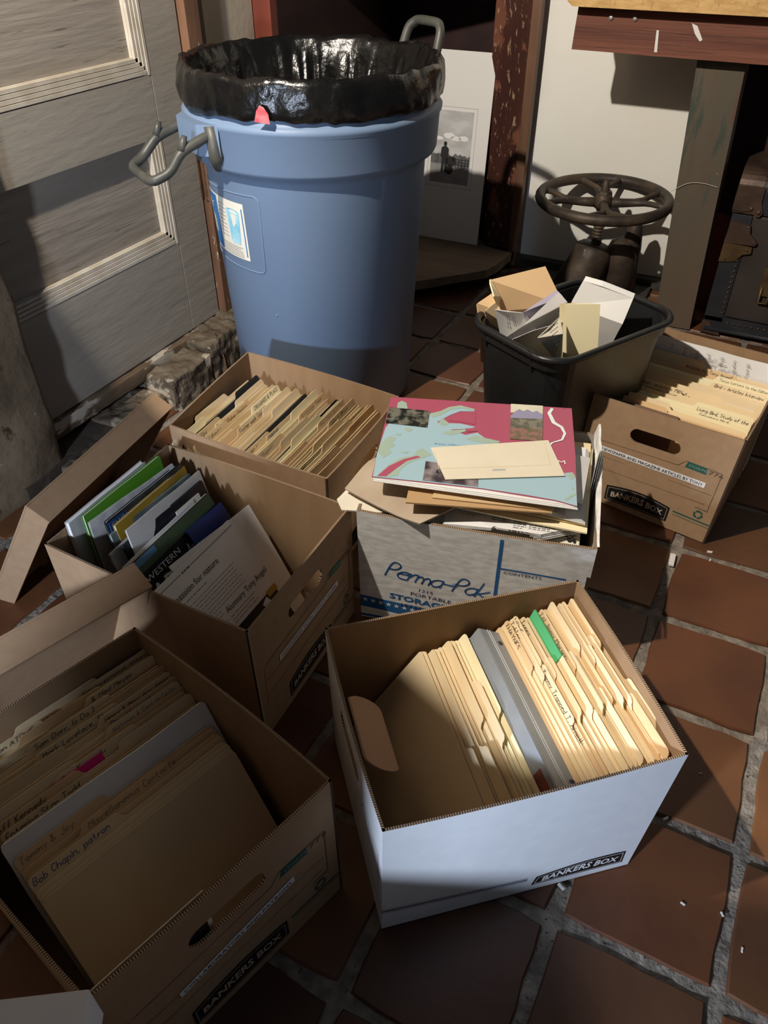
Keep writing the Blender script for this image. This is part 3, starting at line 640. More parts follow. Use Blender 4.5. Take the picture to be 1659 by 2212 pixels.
cE = Carton('kraft_folder_carton', 'brown file box crammed with worn manila folders in front of the blue trash can', 'storage box',
            (-.608, .983), (-.62, 1.316), (-1.016, 1.327), (-.982, .996), bow=(.004, .006, .003, .004), zt=[.262, .258, .268, .266])
cE.decal('printed_lines', 0, join2(line2([(.03, .16), (.23, .16), (.24, .18), (.31, .18), (.31, .08), (.03, .08)], .0012)), PLINE)
cE.decal('printed_logo', 0, poly2(logo_shape(.083, .235, .034, .036, .038, .010)), PBLACK)
# F: marbled box
cF = Carton('marbled_storage_carton', 'grey marbled storage box heaped with papers and a map booklet, centre of the group', 'storage box',
            (-.512, .919), (-.111, 1.011), (-.201, 1.34), (-.602, 1.25), out=MARBLE, inn=mat('grey_board', (.42, .38, .33), .9), holes=(0, 0, 0, 0), bow=(.006, .004, 0, 0), zt=[.268, .262, .272, .262], t=.006)
cF.decal('script_name', 0, join2(mv2(hand('Perma-Pak', .038, .0030, .30, .05, gap=.35, rounds=3), .050, .124, radians(-5)), line2([(.182+.005*cos(q*.6), .128+.005*sin(q*.6)) for q in range(12)], .0009), mv2(text2d('R', .005), .1802, .1255)), PBLUE)
cF.decal('printed_words', 0, mv2(text2d('1215', .0075, 1.4), .112, .096, radians(-4)), PNAVY)
cF.decal('printed_words', 0, join2(mv2(text2d('PORTABLE', .0085, 1.35), .098, .083, radians(-4)), mv2(text2d('LETTER / LEGAL', .009, 1.2), .080, .048, radians(-4))), PNAVY)
cF.decal('printed_words', 0, mv2(text2d('STORAGE FILE', .013, 1.35, 0, .0006), .058, .066, radians(-4)), PBLUE)
cF.decal('blue_bar', 0, join2(rect2(.2525, .03, .2585, .258), line2([(.2585, .190), (.372, .187)], .0035), line2([(.2585, .10), (.372, .10)], .002)), PBLUE)
cF.decal('printed_words', 0, mv2(text2d('CONTENTS', .0065, 1.35), .2645, .1785), PNAVY)
cF.decal('star_band', 0, poly2([(.0, .030), (.25, .016), (.25, .042), (.0, .060)]), PBLUE)
cF.decal('star_band', 0, rect2(.0, .004, .40, .010), PBLUE)
cF.decal('printed_stars', 0, join2(*[poly2([(.010+.0155*k+(.0062 if q % 2 == 0 else .0025)*sin(q*pi/5), .050-.0012*k+(.0062 if q % 2 == 0 else .0025)*cos(q*pi/5)) for q in range(10)]) for k in range(15)]), PWHITE, .0010)
# turned-out flap and crushed corner at the right end of the marbled box
f1 = cF.surf(1); g = []
part('torn_flap', bumpy(prism([f1(.0, .272)[0]+V3((.002, 0, 0)), f1(.33, .268)[0], f1(.325, .296)[0]+f1(.3, .2)[1]*.004, f1(.20, .285)[0]+f1(.3, .2)[1]*.004, f1(.10, .282)[0], f1(.01, .276)[0]], f1(.1, .1)[1]*-.004), .002, 30, .03), MARBLE, cF.root)

# ---------------------------------------------------------------- folders
def outline(w, h, tab, tw, th=.0125):
    """folder leaf outline, tab = left end of the tab or None"""
    r = .006
    P = [(0, 0), (w, 0)]
    if tab is None: P += [(w, h-r), (w-r*.3, h-r*.3), (w-r, h), (r, h), (r*.3, h-r*.3), (0, h-r)]; return P
    t0, t1 = max(tab, 0), min(tab+tw, w)
    if t1 >= w-.002: P += [(w, h+th-r), (w-.002, h+th-.002), (w-r, h+th)]
    else: P += [(w, h-r), (w-r, h), (t1+.010, h), (t1+.005, h+th*.35), (t1+.003, h+th-.003), (t1-.002, h+th)]
    if t0 <= .002: P += [(r, h+th), (.002, h+th-.002), (0, h+th-r)]
    else: P += [(t0+.002, h+th), (t0-.003, h+th-.003), (t0-.005, h+th*.35), (t0-.010, h), (r, h), (0, h-r)]
    return P
LEAF = {}
def leaf_mesh(w, h, tab, tw, m, th=.0125, curl=0.0):
    k = (round(w, 3), round(h, 3), tab if tab is None else round(tab, 3), round(tw, 3), m.name, th, curl)
    if k not in LEAF:
        P = outline(w, h, tab, tw, th)
        g = prism([(x-w/2, 0, y) for x, y in P], (0, .0009, 0))
        if curl: g = bumpy(g, curl, 9, .05)
        LEAF[k] = mesh('leaf', g[0], g[1], m)
    return LEAF[k]
ORD = ['first', 'second', 'third', 'fourth', 'fifth', 'sixth', 'seventh', 'eighth', 'ninth', 'tenth', 'eleventh', 'twelfth', 'thirteenth', 'fourteenth', 'fifteenth', 'sixteenth', 'seventeenth', 'eighteenth', 'nineteenth', 'twentieth', 'twenty-first', 'twenty-second', 'twenty-third', 'twenty-fourth', 'twenty-fifth', 'twenty-sixth', 'twenty-seventh', 'twenty-eighth', 'twenty-ninth', 'thirtieth', 'thirty-first', 'thirty-second', 'thirty-third', 'thirty-fourth', 'thirty-fifth', 'thirty-sixth']
POSN = {0: 'left', 1: 'middle', 2: 'right'}
def folder(M, w=.292, h=.226, tab=1, tw=.098, thick=.004, m=MANILA, m2=None, label='', group=None, words=None, ink=INK, wh=.0065, papers=True, front=True, th=.0125, curl=0.0, tabx=None, name='manila_folder', cat='folder', line2nd=None):
    t0 = tabx if tabx is not None else (None if tab is None else (0, (w-tw)/2, w-tw)[tab])
    r = thing(name, label, cat, group=group, M=M)
    lb_ = link('back_leaf', leaf_mesh(w, h, t0, tw, m, th, curl), r); lb_.location = (0, thick, 0)
    if front: lf = link('front_leaf', leaf_mesh(w, h-.004, None, tw, m2 or m, th, curl), r); lf.location = (0, 0, 0)
    if papers and thick > .0025:
        k = ('p', round(w, 3), round(h, 3), round(thick, 4))
        if k not in LEAF: LEAF[k] = mesh('papers', *box(-w/2+.006, w/2-.004, .0012, thick-.0008, .002, h-.010-.003*(round(thick*1e4) % 3)), PAPER)
        link('papers', LEAF[k], r)
    if words and t0 is not None:
        g = hand(words, wh, .00085, jit=.3); mx = max(p[0] for p in g[0]); s_ = min(1, (min(tw+.03, w-t0-.010))/mx)
        g = ([(x*s_-w/2+t0+.004, y*s_+h+th-wh*1.35) for x, y in g[0]], g[1])
        gs = [g]
        if line2nd:
            g2 = hand(line2nd, wh*.8, .0007, jit=.3); mx = max(p[0] for p in g2[0]); s_ = min(1, (min(tw, w-t0-.018))/mx)
            gs.append(([(x*s_-w/2+t0+.012, y*s_+h+th-wh*2.6) for x, y in g2[0]], g2[1]))
        g = join2(*gs); y0 = thick-.0006
        part('tab_writing', ([V3((x, y0, y)) for x, y in g[0]], g[1]), ink, r, local=True)
    return r

# --- A: six folders, grey binder, then the long row
def row(c, items, d0, d1, l0, l1, z=.008, xoff=0.0):
    """items laid from the front end (d0) to the back (d1), lean l0 -> l1 degrees; yields matrices"""
    n = len(items)
    for i in range(n):
        t = i/max(1, n-1); yield i, c.frame(c.W/2+xoff+random.uniform(-.004, .004), lerp(d0, d1, t), z, radians(lerp(l0, l1, t)))
its = [(2, MANILA, None), (2, MANILA, None), (0, MANILA, None), (1, MANILA, None), (0, MANILA_Y, None), (2, MANILA_Y, None)]
for i, M in row(cA, its, .014, .094, 36, 33):
    tb, m, wd = its[i]
    folder(M, tab=tb, m=m, thick=.0045, tw=.15 if tb == 0 else .098, h=.228+(.004 if i else 0)+.003*(i % 2), label='manila folder in the white box left of the grey binder, %s from the handle end' % ORD[i], group='manila folders before the grey binder', papers=i > 0)
# binder
Mb = cA.frame(cA.W/2, .108, .008, radians(31))
bd = thing('ring_binder', 'grey ring binder with a blue-tinted lower edge standing among the manila folders', 'binder', M=Mb)
GREYV = mat('grey_vinyl', (.27, .29, .31), .45, (.30, .32, .345), 30, spec=.4); GREYV2 = mat('grey_vinyl_dark', (.12, .13, .14), .45)
part('front_cover', box(-.143, .143, 0, .0022, 0, .247, .0008), GREYV, bd, local=True)
part('back_cover', box(-.143, .143, .046, .0482, 0, .247, .0008), GREYV2, bd, local=True)
part('spine', box(-.143, .143, .0022, .046, .2440, .2475, .0008), GREYV, bd, local=True)
part('spine_seam', join(box(-.143, .143, .0175, .0190, .2475, .2484), box(-.143, .143, .0220, .0235, .2475, .2484)), mat('seam_silver', (.55, .57, .6), .3), bd, local=True)
part('finger_ring', ([V3((-.118+.004*cos(a*pi/6), .033+.004*sin(a*pi/6), .2485)) for a in range(12)], [tuple(range(12))]), PBLACK, bd, local=True)
part('maker_mark', ([V3((.128+.0032*cos(a*pi/6), .036+.005*sin(a*pi/6), .2485)) for a in range(12)], [tuple(range(12))]), PNAVY, bd, local=True)
part('cover_picture', box(.105, .14, -.0008, 0, .20, .238), mat('cover_rust', (.35, .07, .03), .5, (.05, .04, .04), 25), bd, local=True)
A2 = [(0, 'THAYNES', INK), (0, 'Tables', INK), (0, 'HOME', INK), (1, 'Tommy Trapped T. Angell', INK), (0, 'Trees', INK), (1, None, INK), (1, None, INK), (2, None, INK), (1, None, INK), (2, None, INK),
      (0, 'TAI Jimmy Morgan', PENCIL), (1, None, INK), (1, 'Gilgamesh', PENCIL), (2, None, INK), (0, None, INK), (1, None, INK), (0, None, INK), (1, None, INK), (0, None, INK), (1, None, INK), (2, None, INK), (0, None, INK), (2, None, INK)]
for i, M in row(cA, A2, .170, .356, 28, 8):
    tb, wd, ink = A2[i]
    mm_ = MANILA if i % 5 else MANILA_O
    lab = 'manila folder in the white box, %s past the grey binder' % ORD[i]
    if wd: lab = 'manila folder with handwriting on its %s tab, %s beyond the grey binder' % (POSN[tb], ORD[i])
    f = folder(M, tab=tb, tw=(.098, .12, .098)[i % 3], m=mm_, thick=(.0045, .007, .0055)[i % 3], h=.229+.002*(i % 3)-(.016 if i in (6, 7) else 0), label=lab, group='manila folders beyond the grey binder', words=wd, ink=ink, wh=.009 if wd else .0065)
    if i == 8:
        part('green_tab', box(-.144, -.048, .0030, .0066, .226, .2450, .0005), mat('tab_green', (.10, .48, .20), .5), f, local=True, label='bright green index tab')
    if i == 10:
        part('white_sheet', box(.0, .11, .002, .004, .215, .232), PAPER, f, local=True)

# --- B: collaborators box, back to front
BW = [('Brian notes, patron', 2, PENCIL), (None, 1, INK), ('Patrons potential, letters', 2, INK), ('Mike Spike on ATOMIC updates', 0, INK), (None, 1, INK), ('& Ned Meyer', 2, INK), (None, 0, INK), ('Sam Dorr, Ia Do 1', 1, INK), (None, 2, INK),
      ('Mark Lovelace, Stone press', 1, INK), ('Henry & Mary Ann James', 2, INK), (None, 0, INK), ('Don Haggarty', 2, INKBLUE), ('Gretchen & Cont McCauley', 2, PENCIL), (None, 0, INK), ('Geo Kennedy', 1, INK), ('off Kennedy', 0, INK), (None, 2, PALEINK), ('Entering Stan Todd', 0, INK)]
nB = len(BW)
for i in range(nB):
    t = i/(nB-1); wd, tb, ink = BW[i]
    d = lerp(.368, .150, t); ln = lerp(4, 30, t)
    lab = 'manila folder in the collaborators box, %s from its back end' % ORD[i]
    if wd: lab = 'folder, writing on its %s tab, %s from the back of collaborators box' % (POSN[tb], ORD[i])
    f = folder(cB.frame(cB.W/2+random.uniform(-.003, .003), d, .008, radians(ln)), tab=tb, tw=.115, thick=.0075, h=.212+.006*t+random.uniform(-.003, .003), m=MANILA if i % 4 else MANILA_O, label=lab,
               group='manila folders in the collaborators box', words=wd, ink=ink, wh=.0085)
    if i == 15:
        part('pink_note', box(-.062, .005, .0045, .0058, .198, .221, .0), mat('pink_note', (.78, .02, .25), .6), f, local=True, label='bright pink sticky note')
# white sheaf and the front folders
for i, (d, ln, m, h, w, nm, lab, cat) in enumerate([
        (.112, 33, PAPER, .248, .300, 'paper_sheaf', 'tall sheaf of white paper rising behind the front folders of the collaborators box', 'papers')]):
    r = thing(nm, lab, cat, M=cB.frame(cB.W/2-.002, d, .008, radians(ln)))
    part('sheet', bumpy(prism([(x-w/2, 0, y) for x, y in outline(w, h, None, 0)], (0, .003, 0)), .0025, 10, .04), m, r, local=True, smooth=False)
    part('sheet', bumpy(prism([(x-w/2+.004, .008, y-.006) for x, y in outline(w, h, None, 0)], (0, .002, 0)), .0025, 10, .04), MANILA_Y, r, local=True)
for i, (d, ln, tb, wd, ink) in enumerate([(.094, 34, 0, 'Tommy & Joy', PALEINK), (.078, 34, 1, 'Miscellaneous Contacts', PALEINK), (.061, 35, 0, 'Bob Chapin, patron', INKBLUE), (.046, 36, None, None, INK)]):
    f = folder(cB.frame(cB.W/2-.004, d, .008, radians(ln)), tab=tb, tw=.12, w=.286, thick=.006, h=.226-.002*i, m=(MANILA_O, MANILA_O, MANILA, MANILA)[i], words=wd, ink=ink, wh=.009,
               label=['folder with faint writing on its left tab, fourth from the front of the collaborators box', 'worn manila folder with a faint middle tab, third from the front of the collaborators box',
                      'folder with blue handwriting on its left tab, second from front of the collaborators box', 'broad plain manila folder facing out at the front of the collaborators box'][i], group='front folders of the collaborators box')
dk = thing('dark_photo_print', 'dark photograph with pale border against the front wall of the collaborators box', 'photograph', M=cB.frame(.077, .006, .008, radians(0.6)))
part('border', box(-.07, .069, 0, .0012, 0, .250), PAPER_C, dk, local=True)
part('image', box(-.066, .063, -.0006, 0, .01, .244), mat('dark_image', (.05, .02, .018), .4, (.02, .015, .012), 25), dk, local=True)

# --- E: crammed worn folders; front end is the right-hand wall
EW = [None, 'Theorem', None, 'SMCC', None, 'John W. Brown', None, 'Kings + Delta Copper River', None, 'Associations', None, 'Anchorage Times', 'John Fitzpatrick', None, 'BIRKENS', 'Permission to Collect', 'George Museum', None,
      'Acquisition', None, 'Foster work Congresmen', None, 'Foster/while', 'DRAWINGS & PLACE', 'Jan 86Y-MARN', None, 'Earl Fisher Hopkins', 'Net + old drawing', 'Six Show AM', None, 'TROUGH', 'All arts 86', None, None, None]
nE = len(EW)
BOARD_BLK = mat('black_board', (.012, .014, .018), .6)
for i in range(nE):
    t = i/(nE-1); d = lerp(.012, .372, t); ln = lerp(6, 22, min(1, t*2))-8*max(0, t-.6)+random.uniform(-2, 2); wd = EW[i]
    tb = (0, 2, 1, 0, 1, 2)[(i*5) % 6]
    hh = .224+random.uniform(-.008, .008); m = (MANILA, MANILA_O, MANILA, MANILA_Y, MANILA)[i % 5]
    wdt = .30+random.uniform(-.012, .008)
    nm, cat = 'manila_folder', 'folder'
    dl = lerp(.010, .285, t)
    if i in (9, 16, 31):
        r = thing('black_divider', ['black card divider leaning in the crammed brown box, nearest its right end', 'black card divider leaning in the middle of the crammed brown box', 'black card divider near the left end of the crammed brown box'][(9, 16, 31).index(i)], 'divider', M=cE.frame(cE.W/2, dl, .008, radians(ln)))
        part('card', prism([(x-wdt/2, 0, y) for x, y in outline(wdt, hh+.010, wdt-.09 if i == 31 else None, .09)], (0, .0015, 0)), BOARD_BLK, r, local=True); continue
    if wd: lab = 'folder with writing on its %s tab, %s from the right in crammed brown box' % (POSN[tb], ORD[i])
    else: lab = 'worn folder without writing, %s from the right in the crammed brown box' % ORD[i]
    folder(cE.frame(cE.W/2+random.uniform(-.005, .005), dl, .010, radians(ln)) @ Matrix.Rotation(radians(-5*max(0, .5-t)), 4, 'Z'), w=wdt-.02*max(0, .5-t), tab=tb, tw=.11, m=m, thick=random.choice((.004, .006, .008)), h=hh, words=wd, ink=(INK, PALEINK, PENCIL, INK, INKBLUE)[i % 5], wh=.0085 if i not in (22, 30) else .012,
           label=lab, group='worn folders in the crammed brown box', curl=.0025)

# --- D: articles box
DW = [(None, 0, MANILA_O, .222), ('', 0, MANILA, .228), ('Living Bird, Study of the', 2, MANILA_Y, .230), (None, 2, MANILA_Y, .231), ('Living Bird - Article in 1984 A', 0, MANILA, .232), (None, 1, MANILA, .232), ('Bird - Articles Interview', 2, MANILA, .234), ('Tonys Letters to the Editor', 2, MANILA_Y, .236), ('Articles by Tony Angell', 1, MANILA_O, .236), (None, 0, MANILA, .236), (None, 2, MANILA_Y, .238)]
for i, (wd, tb, m, hh) in enumerate(DW):
    t = i/(len(DW)-1); d = (.045, .052, .075, .088, .115, .135, .185, .215, .235, .265, .30)[i]
    f = folder(cD.frame(cD.W/2+.002, d, .008, radians(lerp(14, 26, t))), tab=tb, tw=.12, thick=(.007, .010, .008)[i % 3], m=m, h=hh-.012, words=wd or None, ink=PENCIL if i % 2 else INK, wh=.0075, line2nd='Ferruginous Hawk' if i == 2 else ('Pacific Search Mag w Sunset' if i == 4 else None),
           label='%s folder, %s%s from the front of the articles box' % ('pale yellow manila' if m is MANILA_Y else 'manila', '%s tab written on, ' % POSN[tb] if wd else '', ORD[i]), group='folders in the articles box')
    if i == 6: part('white_sticker', box(.04, .13, -.0006, 0, .188, .198), PAPER, f, local=True)
sp = thing('spiral_notebook', 'brown covered notebook lying tilted at the front left of the articles box', 'notebook', M=cD.frame(.092, .022, .008, radians(16)))
part('cover', box(-.075, .085, 0, .006, 0, .222, .001), mat('brown_cover', (.20, .11, .065), .7), sp, local=True)
part('pages', box(-.073, .083, .006, .018, 0, .219), PAPER_C, sp, local=True)
part('punched_holes', join(*[box(-.06+.009*k, -.057+.009*k, -.0006, 0, .212, .2145) for k in range(15)]), INK, sp, local=True)
lt = thing('handwritten_letter', 'lined letter with looping handwriting standing tall at the back of the articles box', 'letter', M=cD.frame(cD.W/2, .335, .008, radians(12)))
part('sheet', bumpy(prism([(x-.15, 0, y) for x, y in outline(.30, .246, None, 0)], (0, .0012, 0)), .004, 9, .04), PAPER, lt, local=True)
gl = join2(*[mv2(hand(s_, .011, .0007, .4, .5), -.06+.014*k*(k % 2)+.02*k, .222-.014*k, radians(-6)) for k, s_ in enumerate(('where all are', 'quiet and the', 'birds call'))], *[mv2(hand(q, .010, .0008, .1, .8), -.11+.03*k, .235, radians(-80)) for k, q in enumerate(('my old', 'friend', 'thank', 'you for', 'this', 'word', 'always'))])
part('writing', ([V3((x, -.006, y)) for x, y in gl[0]], gl[1]), PENCIL, lt, local=True)

# ---------------------------------------------------------------- C: magazines
def mag(name, label, cat, x, d, lean, w, h, t, cover, roll=0.0, pages=PAPER, curl=0.0, z=.008, group=None, yaw=0.0):
    M = cC.frame(x, d, z, radians(lean)) @ Matrix.Rotation(radians(roll), 4, 'Y') @ Matrix.Rotation(radians(yaw), 4, 'Z')
    r = thing(name, label, cat, M=M, group=group)
    def g(y0, y1, i):
        b = prism([(-w/2+i, y0, i), (w/2-i, y0, i), (w/2-i, y0, h-i), (-w/2+i, y0, h-i)], (0, y1-y0, 0))
        return bumpy(b, curl, 7, .05) if curl else b
    c = part('cover', g(0, .0008, 0), cover, r, local=True)
    if t > .002: part('pages', g(.0010, t-.001, .002), pages, r, local=True); part('back_cover', g(t-.0008, t, 0), cover, r, local=True)
    return r
def cov(n, c, c2=None, sc=20): return mat('cover_'+n, c, .35, c2, sc, 4, (.4, .6), spec=.5)
def mtext(r, s, h, x, z, m, sx=1.0, y=-.0012, shear=0, bold=0, rot=0):
    g = mv2(text2d(s, h, sx, shear, bold), x, z, rot); part('title', ([V3((a, y, b)) for a, b in g[0]], g[1]), m, r, local=True)
def mrect(r, n, x0, z0, x1, z1, m, y=-.0008): return part(n, box(x0, x1, y, 0, z0, z1), m, r, local=True)
PG = cov('grey_page', (.45, .44, .42), (.58, .57, .55), 40)
a = mag('white_magazine', 'white magazine curling against the back wall of the magazine box behind the green one', 'magazine', .165, .385, 3, .20, .272, .010, cov('white', (.55, .54, .53)), curl=.004)
a = mag('green_magazine', 'bright green magazine titled SOUNDINGS standing at the back of the magazine box', 'magazine', .185, .362, 5, .205, .275, .006, cov('green', (.10, .32, .02), (.09, .28, .03), 6), 1, curl=.004)
mtext(a, 'SOUNDINGS', .022, -.085, .200, mat('title_green', (.35, .55, .25), .4), 1.1, -.006); mrect(a, 'cover_picture', -.03, .02, .085, .16, cov('greypic', (.10, .12, .12), (.22, .24, .24), 25), -.0055); g = textlines(.0, .186, .09, 1, .008, .005, 4); part('subtitle', ([V3((x, -.006, y)) for x, y in g[0]], g[1]), mat('title_green', (.35, .55, .25), .4), a, local=True)
rows = [('paper_booklet', 'pale stapled booklet just in front of the green magazine', 'booklet', .180, .335, 8, .212, .262, .004, PG, 3),
 ('black_magazine', 'black magazine with a blue title strip EVOLUTION in the magazine box', 'magazine', .192, .318, 9, .20, .258, .006, cov('black', (.015, .015, .02)), 3),
 ('black_magazine', 'thin black magazine behind the yellow-edged one in the magazine box', 'magazine', .196, .304, 11, .205, .260, .004, cov('black2', (.02, .02, .022), (.05, .05, .05), 30), 2),
 ('yellow_magazine', 'magazine with a yellow-orange top edge in the magazine box', 'magazine', .200, .290, 12, .205, .258, .006, cov('yellow', (.50, .32, .03), (.42, .26, .03), 9), 2),
 ('green_grey_magazine', 'dark grey-green landscape cover magazine in the magazine box', 'magazine', .190, .276, 14, .21, .250, .006, cov('greygreen', (.06, .09, .09), (.14, .17, .16), 14), 2),
 ('paper_booklet', 'white booklet with a small black logo, left of the tall white sheet', 'booklet', .160, .262, 15, .19, .238, .004, PG, 0),
 ('tall_sheet', 'tall curling white sheet rising highest in the middle of the magazine box', 'paper', .190, .246, 15, .215, .262, .003, PAPER, 4),
 ('black_magazine', 'black magazine with a pale bird picture behind the cream sheets', 'magazine', .188, .228, 18, .212, .250, .005, cov('black', (.015, .015, .02)), 1),
 ('white_sheet', 'pinkish white sheets lapped over the black magazine', 'paper', .160, .210, 20, .20, .236, .003, PAPER, -1),
 ('cream_folder', 'cream card folder just behind the black art magazine', 'folder', .175, .190, 23, .215, .240, .004, PAPER_C, 0)]
for i, (nm, lab, cat, x, d, ln, w, h, t, m, roll) in enumerate(rows):
    a = mag(nm, lab, cat, x, d, ln, w, h, t, m, roll, curl=.005 if m in (PAPER, PAPER_C, PG) else .0025, yaw=(-3, 2, -1, 3, -2, 1, 3, -2, 1, -1)[i])
    if i == 1: mrect(a, 'title_strip', -.098, .236, -.02, .254, cov('bluestrip', (.02, .07, .22)), -.003); mtext(a, 'EVOLUTION OF', .011, -.094, .240, mat('title_grey', (.30, .36, .5), .4), 1.2, -.0036)
    if i == 5: mtext(a, 'NEWS', .008, -.07, .215, INK, 1.6, -.004)
    if i == 7: mrect(a, 'cover_picture', .02, .175, .085, .235, PAPER_C, -.003)
a = mag('art_magazine', 'black and green art and architecture magazine behind the front printout', 'magazine', .165, .150, 27, .216, .262, .006, cov('black', (.015, .015, .02)), 0)
mrect(a, 'green_strip', -.108, .238, .108, .262, cov('strip', (.07, .12, .06), (.05, .09, .05), 10), -.0010); mrect(a, 'blue_strip', -.108, .250, -.05, .262, cov('skyblue', (.10, .25, .42)), -.0014)
mtext(a, 'WESTERN', .011, -.100, .218, PWHITE, 1.25); mtext(a, 'ART', .032, -.102, .176, PWHITE, 1.0, bold=.0008); mtext(a, '&', .03, -.02, .180, G2, 1.0); mtext(a, 'Architecture', .026, .000, .196, PWHITE, .50, shear=.2)
a = mag('blue_booklet', 'deep blue booklet poking out at the right beside the front printout', 'booklet', .218, .105, 34, .10, .262, .004, cov('blue', (.012, .035, .20)), 3)
a = mag('stapled_printout', 'loose white printout lying behind the front article page', 'paper', .165, .058, 34, .216, .268, .003, PAPER, 6, curl=.002)
a = mag('article_printout', 'white article page with a dark photo at the front of the magazine box', 'paper', .124, .036, 37, .216, .279, .002, PAPER, 1)
g = join2(rect2(-.108, .2675, -.040, .2685), rect2(-.012, .2675, .108, .2685)); part('rule', ([V3((x, -.0008, y)) for x, y in g[0]], g[1]), INK, a, local=True)
g = textlines(-.036, .268, -.014, 1, .006, .003, 2); part('heading', ([V3((x, -.0008, y)) for x, y in g[0]], g[1]), G2, a, local=True); mtext(a, 'passion for nature', .0115, -.078, .236, INK, .95); mtext(a, 'Alumnary Tony Angell', .0110, -.012, .160, INK, .85)
g = join2(textlines(-.070, .227, .0, 1, .006, .002, 9), textlines(-.062, .217, .062, 7, .0064, .0014, 8), textlines(-.062, .172, -.018, 15, .0064, .0014, 12), textlines(-.012, .151, .06, 3, .0064, .0014, 13)); part('printed_text', ([V3((x, -.0008, y)) for x, y in g[0]], g[1]), mat('soft_text', (.30, .29, .29), .6), a, local=True)
p_ = mrect(a, 'article_photo', -.012, .05, .102, .130, cov('photo_black', (.015, .013, .012)), -.0010)
g = blob(.044, .092, .012, .016, seed=21, j=.06); part('portrait_face', ([V3((x, -.0016, y)) for x, y in g[0]], g[1]), mat('face_red', (.42, .14, .09), .5, (.28, .09, .06), 50), a, local=True)
for g in (blob(.044, .076, .010, .006, seed=4), poly2([(.005, .070), (.020, .075), (.022, .058), (.008, .055)]), poly2([(.055, .122), (.072, .128), (.078, .112), (.062, .106)])): part('portrait_white', ([V3((x, -.0018, y)) for x, y in g[0]], g[1]), PWHITE, a, local=True)
mrect(a, 'yellow_strip', .078, .122, .106, .134, cov('yellow', (.50, .32, .03), (.42, .26, .03), 9), -.0014)

# ---------------------------------------------------------------- lids leaning behind the boxes
def lid(name, label, M, L, Wd, fl=.05, m=KRAFT, mi=KRAFT_IN, t=.004):
    """local: x along L, z along Wd (up), flanges toward -y; origin at bottom centre of the panel"""
    r = thing(name, label, 'box lid', M=M)
    part('top_panel', box(-L/2, L/2, -t, 0, 0, Wd, .001), m, r, local=True)
    part('long_flange', box(-L/2, L/2, -fl, -t, Wd-t, Wd, .001), m, r, local=True)
    part('long_flange', box(-L/2, L/2, -fl, -t, 0, t, .001), m, r, local=True)
    for s in (-1, 1):
        part('end_flange', box(*sorted((s*L/2, s*(L/2-t*1.6))), -fl+.001, -t, t, Wd-t, .001), m, r, local=True)
    return r
def lidM(top_a, top_b, tilt, Wd):           # two ends of the panel's top edge, tilt of the panel from upright
    a, b = V3(top_a), V3(top_b); x = (b-a).normalized(); out = x.cross(V3((0, 0, 1))).normalized()   # flange side = +out = local -y
    z = V3((0, 0, 1))*cos(tilt)+out*sin(tilt); y = z.cross(x); o = (a+b)/2-z*Wd
    return Matrix(((x.x, y.x, z.x, o.x), (x.y, y.y, z.y, o.y), (x.z, y.z, z.z, o.z), (0, 0, 0, 1)))
lid('box_lid', 'brown box lid propped on edge against the back of the magazine box', lidM((-1.022, .664, .283), (-1.072, 1.060, .283), radians(33), .325), .405, .325)
lid('box_lid', 'brown box lid propped on edge behind the collaborators box', lidM((-.869, .216, .303), (-.738, .618, .303), radians(24), .325), .42, .325)
# white lidded carton whose corner enters the frame at the lower left
wc = V3((-.366, .127, 0)); ux, uy = V3((-.842, -.54, 0)), V3((.54, -.842, 0))
wl = thing('lidded_white_carton', 'white lidded carton, only its lid corner showing at the lower left edge', 'storage box', wc+ux*.2+uy*.16)
def pr4(i, L, D, z0, z1): return prism([wc+ux*i+uy*i+V3((0, 0, z0)), wc+ux*(L-i)+uy*i+V3((0, 0, z0)), wc+ux*(L-i)+uy*(D-i)+V3((0, 0, z0)), wc+ux*i+uy*(D-i)+V3((0, 0, z0))], (0, 0, z1-z0))
part('lid', bumpy(pr4(0, .40, .32, .270, .330), 0.0, 5, .2), WHITEB, wl); part('body', pr4(.006, .40, .32, .0, .272), WHITEB, wl)

# ---------------------------------------------------------------- F: heap of papers (local axes of the marbled box)
FM = cF.frame(0, 0, 0, 0)
def fp(x, d, z): return FM @ V3((x, d, z))
def slab(pts, t): return prism([fp(*p) for p in pts], (0, 0, t))
def heap(name, label, cat, pts, t, m, curl=0.0, cut=.04, group=None):
    c = sum((fp(*p) for p in pts), V3())/len(pts)
    g = slab(pts, t)
    if curl: g = bumpy(g, curl, 9, cut)
    o = link(name, mesh(name, [v-c for v in g[0]], g[1], m)); o.location = c; return tag(o, label, cat, group)
for i, (z0, z1, i_, m) in enumerate([(.010, .075, .012, PAPER_C), (.0755, .150, .016, PAPER), (.1505, .205, .012, MANILA)]):
    heap('paper_stack', ('lowest', 'middle', 'upper')[i]+' stack of old papers inside the marbled box', 'papers', [(i_, i_, z0), (.395-i_, i_, z0), (.395-i_, .325-i_, z0), (i_, .325-i_, z0)], z1-z0, m)
heap('paper_pile', 'cream papers level with the rim of the marbled box', 'papers', [(.02, .03, .207), (.385, .028, .207), (.38, .31, .207), (.02, .30, .207)], .034, PAPER_C, .002)
nl = heap('panda_sheet', 'cream page with a small black panda mark at the front right of the heap', 'paper', [(.15, .012, .243), (.383, .016, .243), (.385, .24, .250), (.17, .24, .250)], .004, PAPER_C, .001)
def onheap(o, g2, f, m, name, off=.0008):   # f maps (x,y) in box-local metres to height
    c = V3(o.location) if o.type == 'MESH' else None
    V = [fp(x, y, f(x, y)+off) for x, y in g2[0]]
    return part(name, (V, g2[1]), m, o)
fz = lambda x, y: .2475
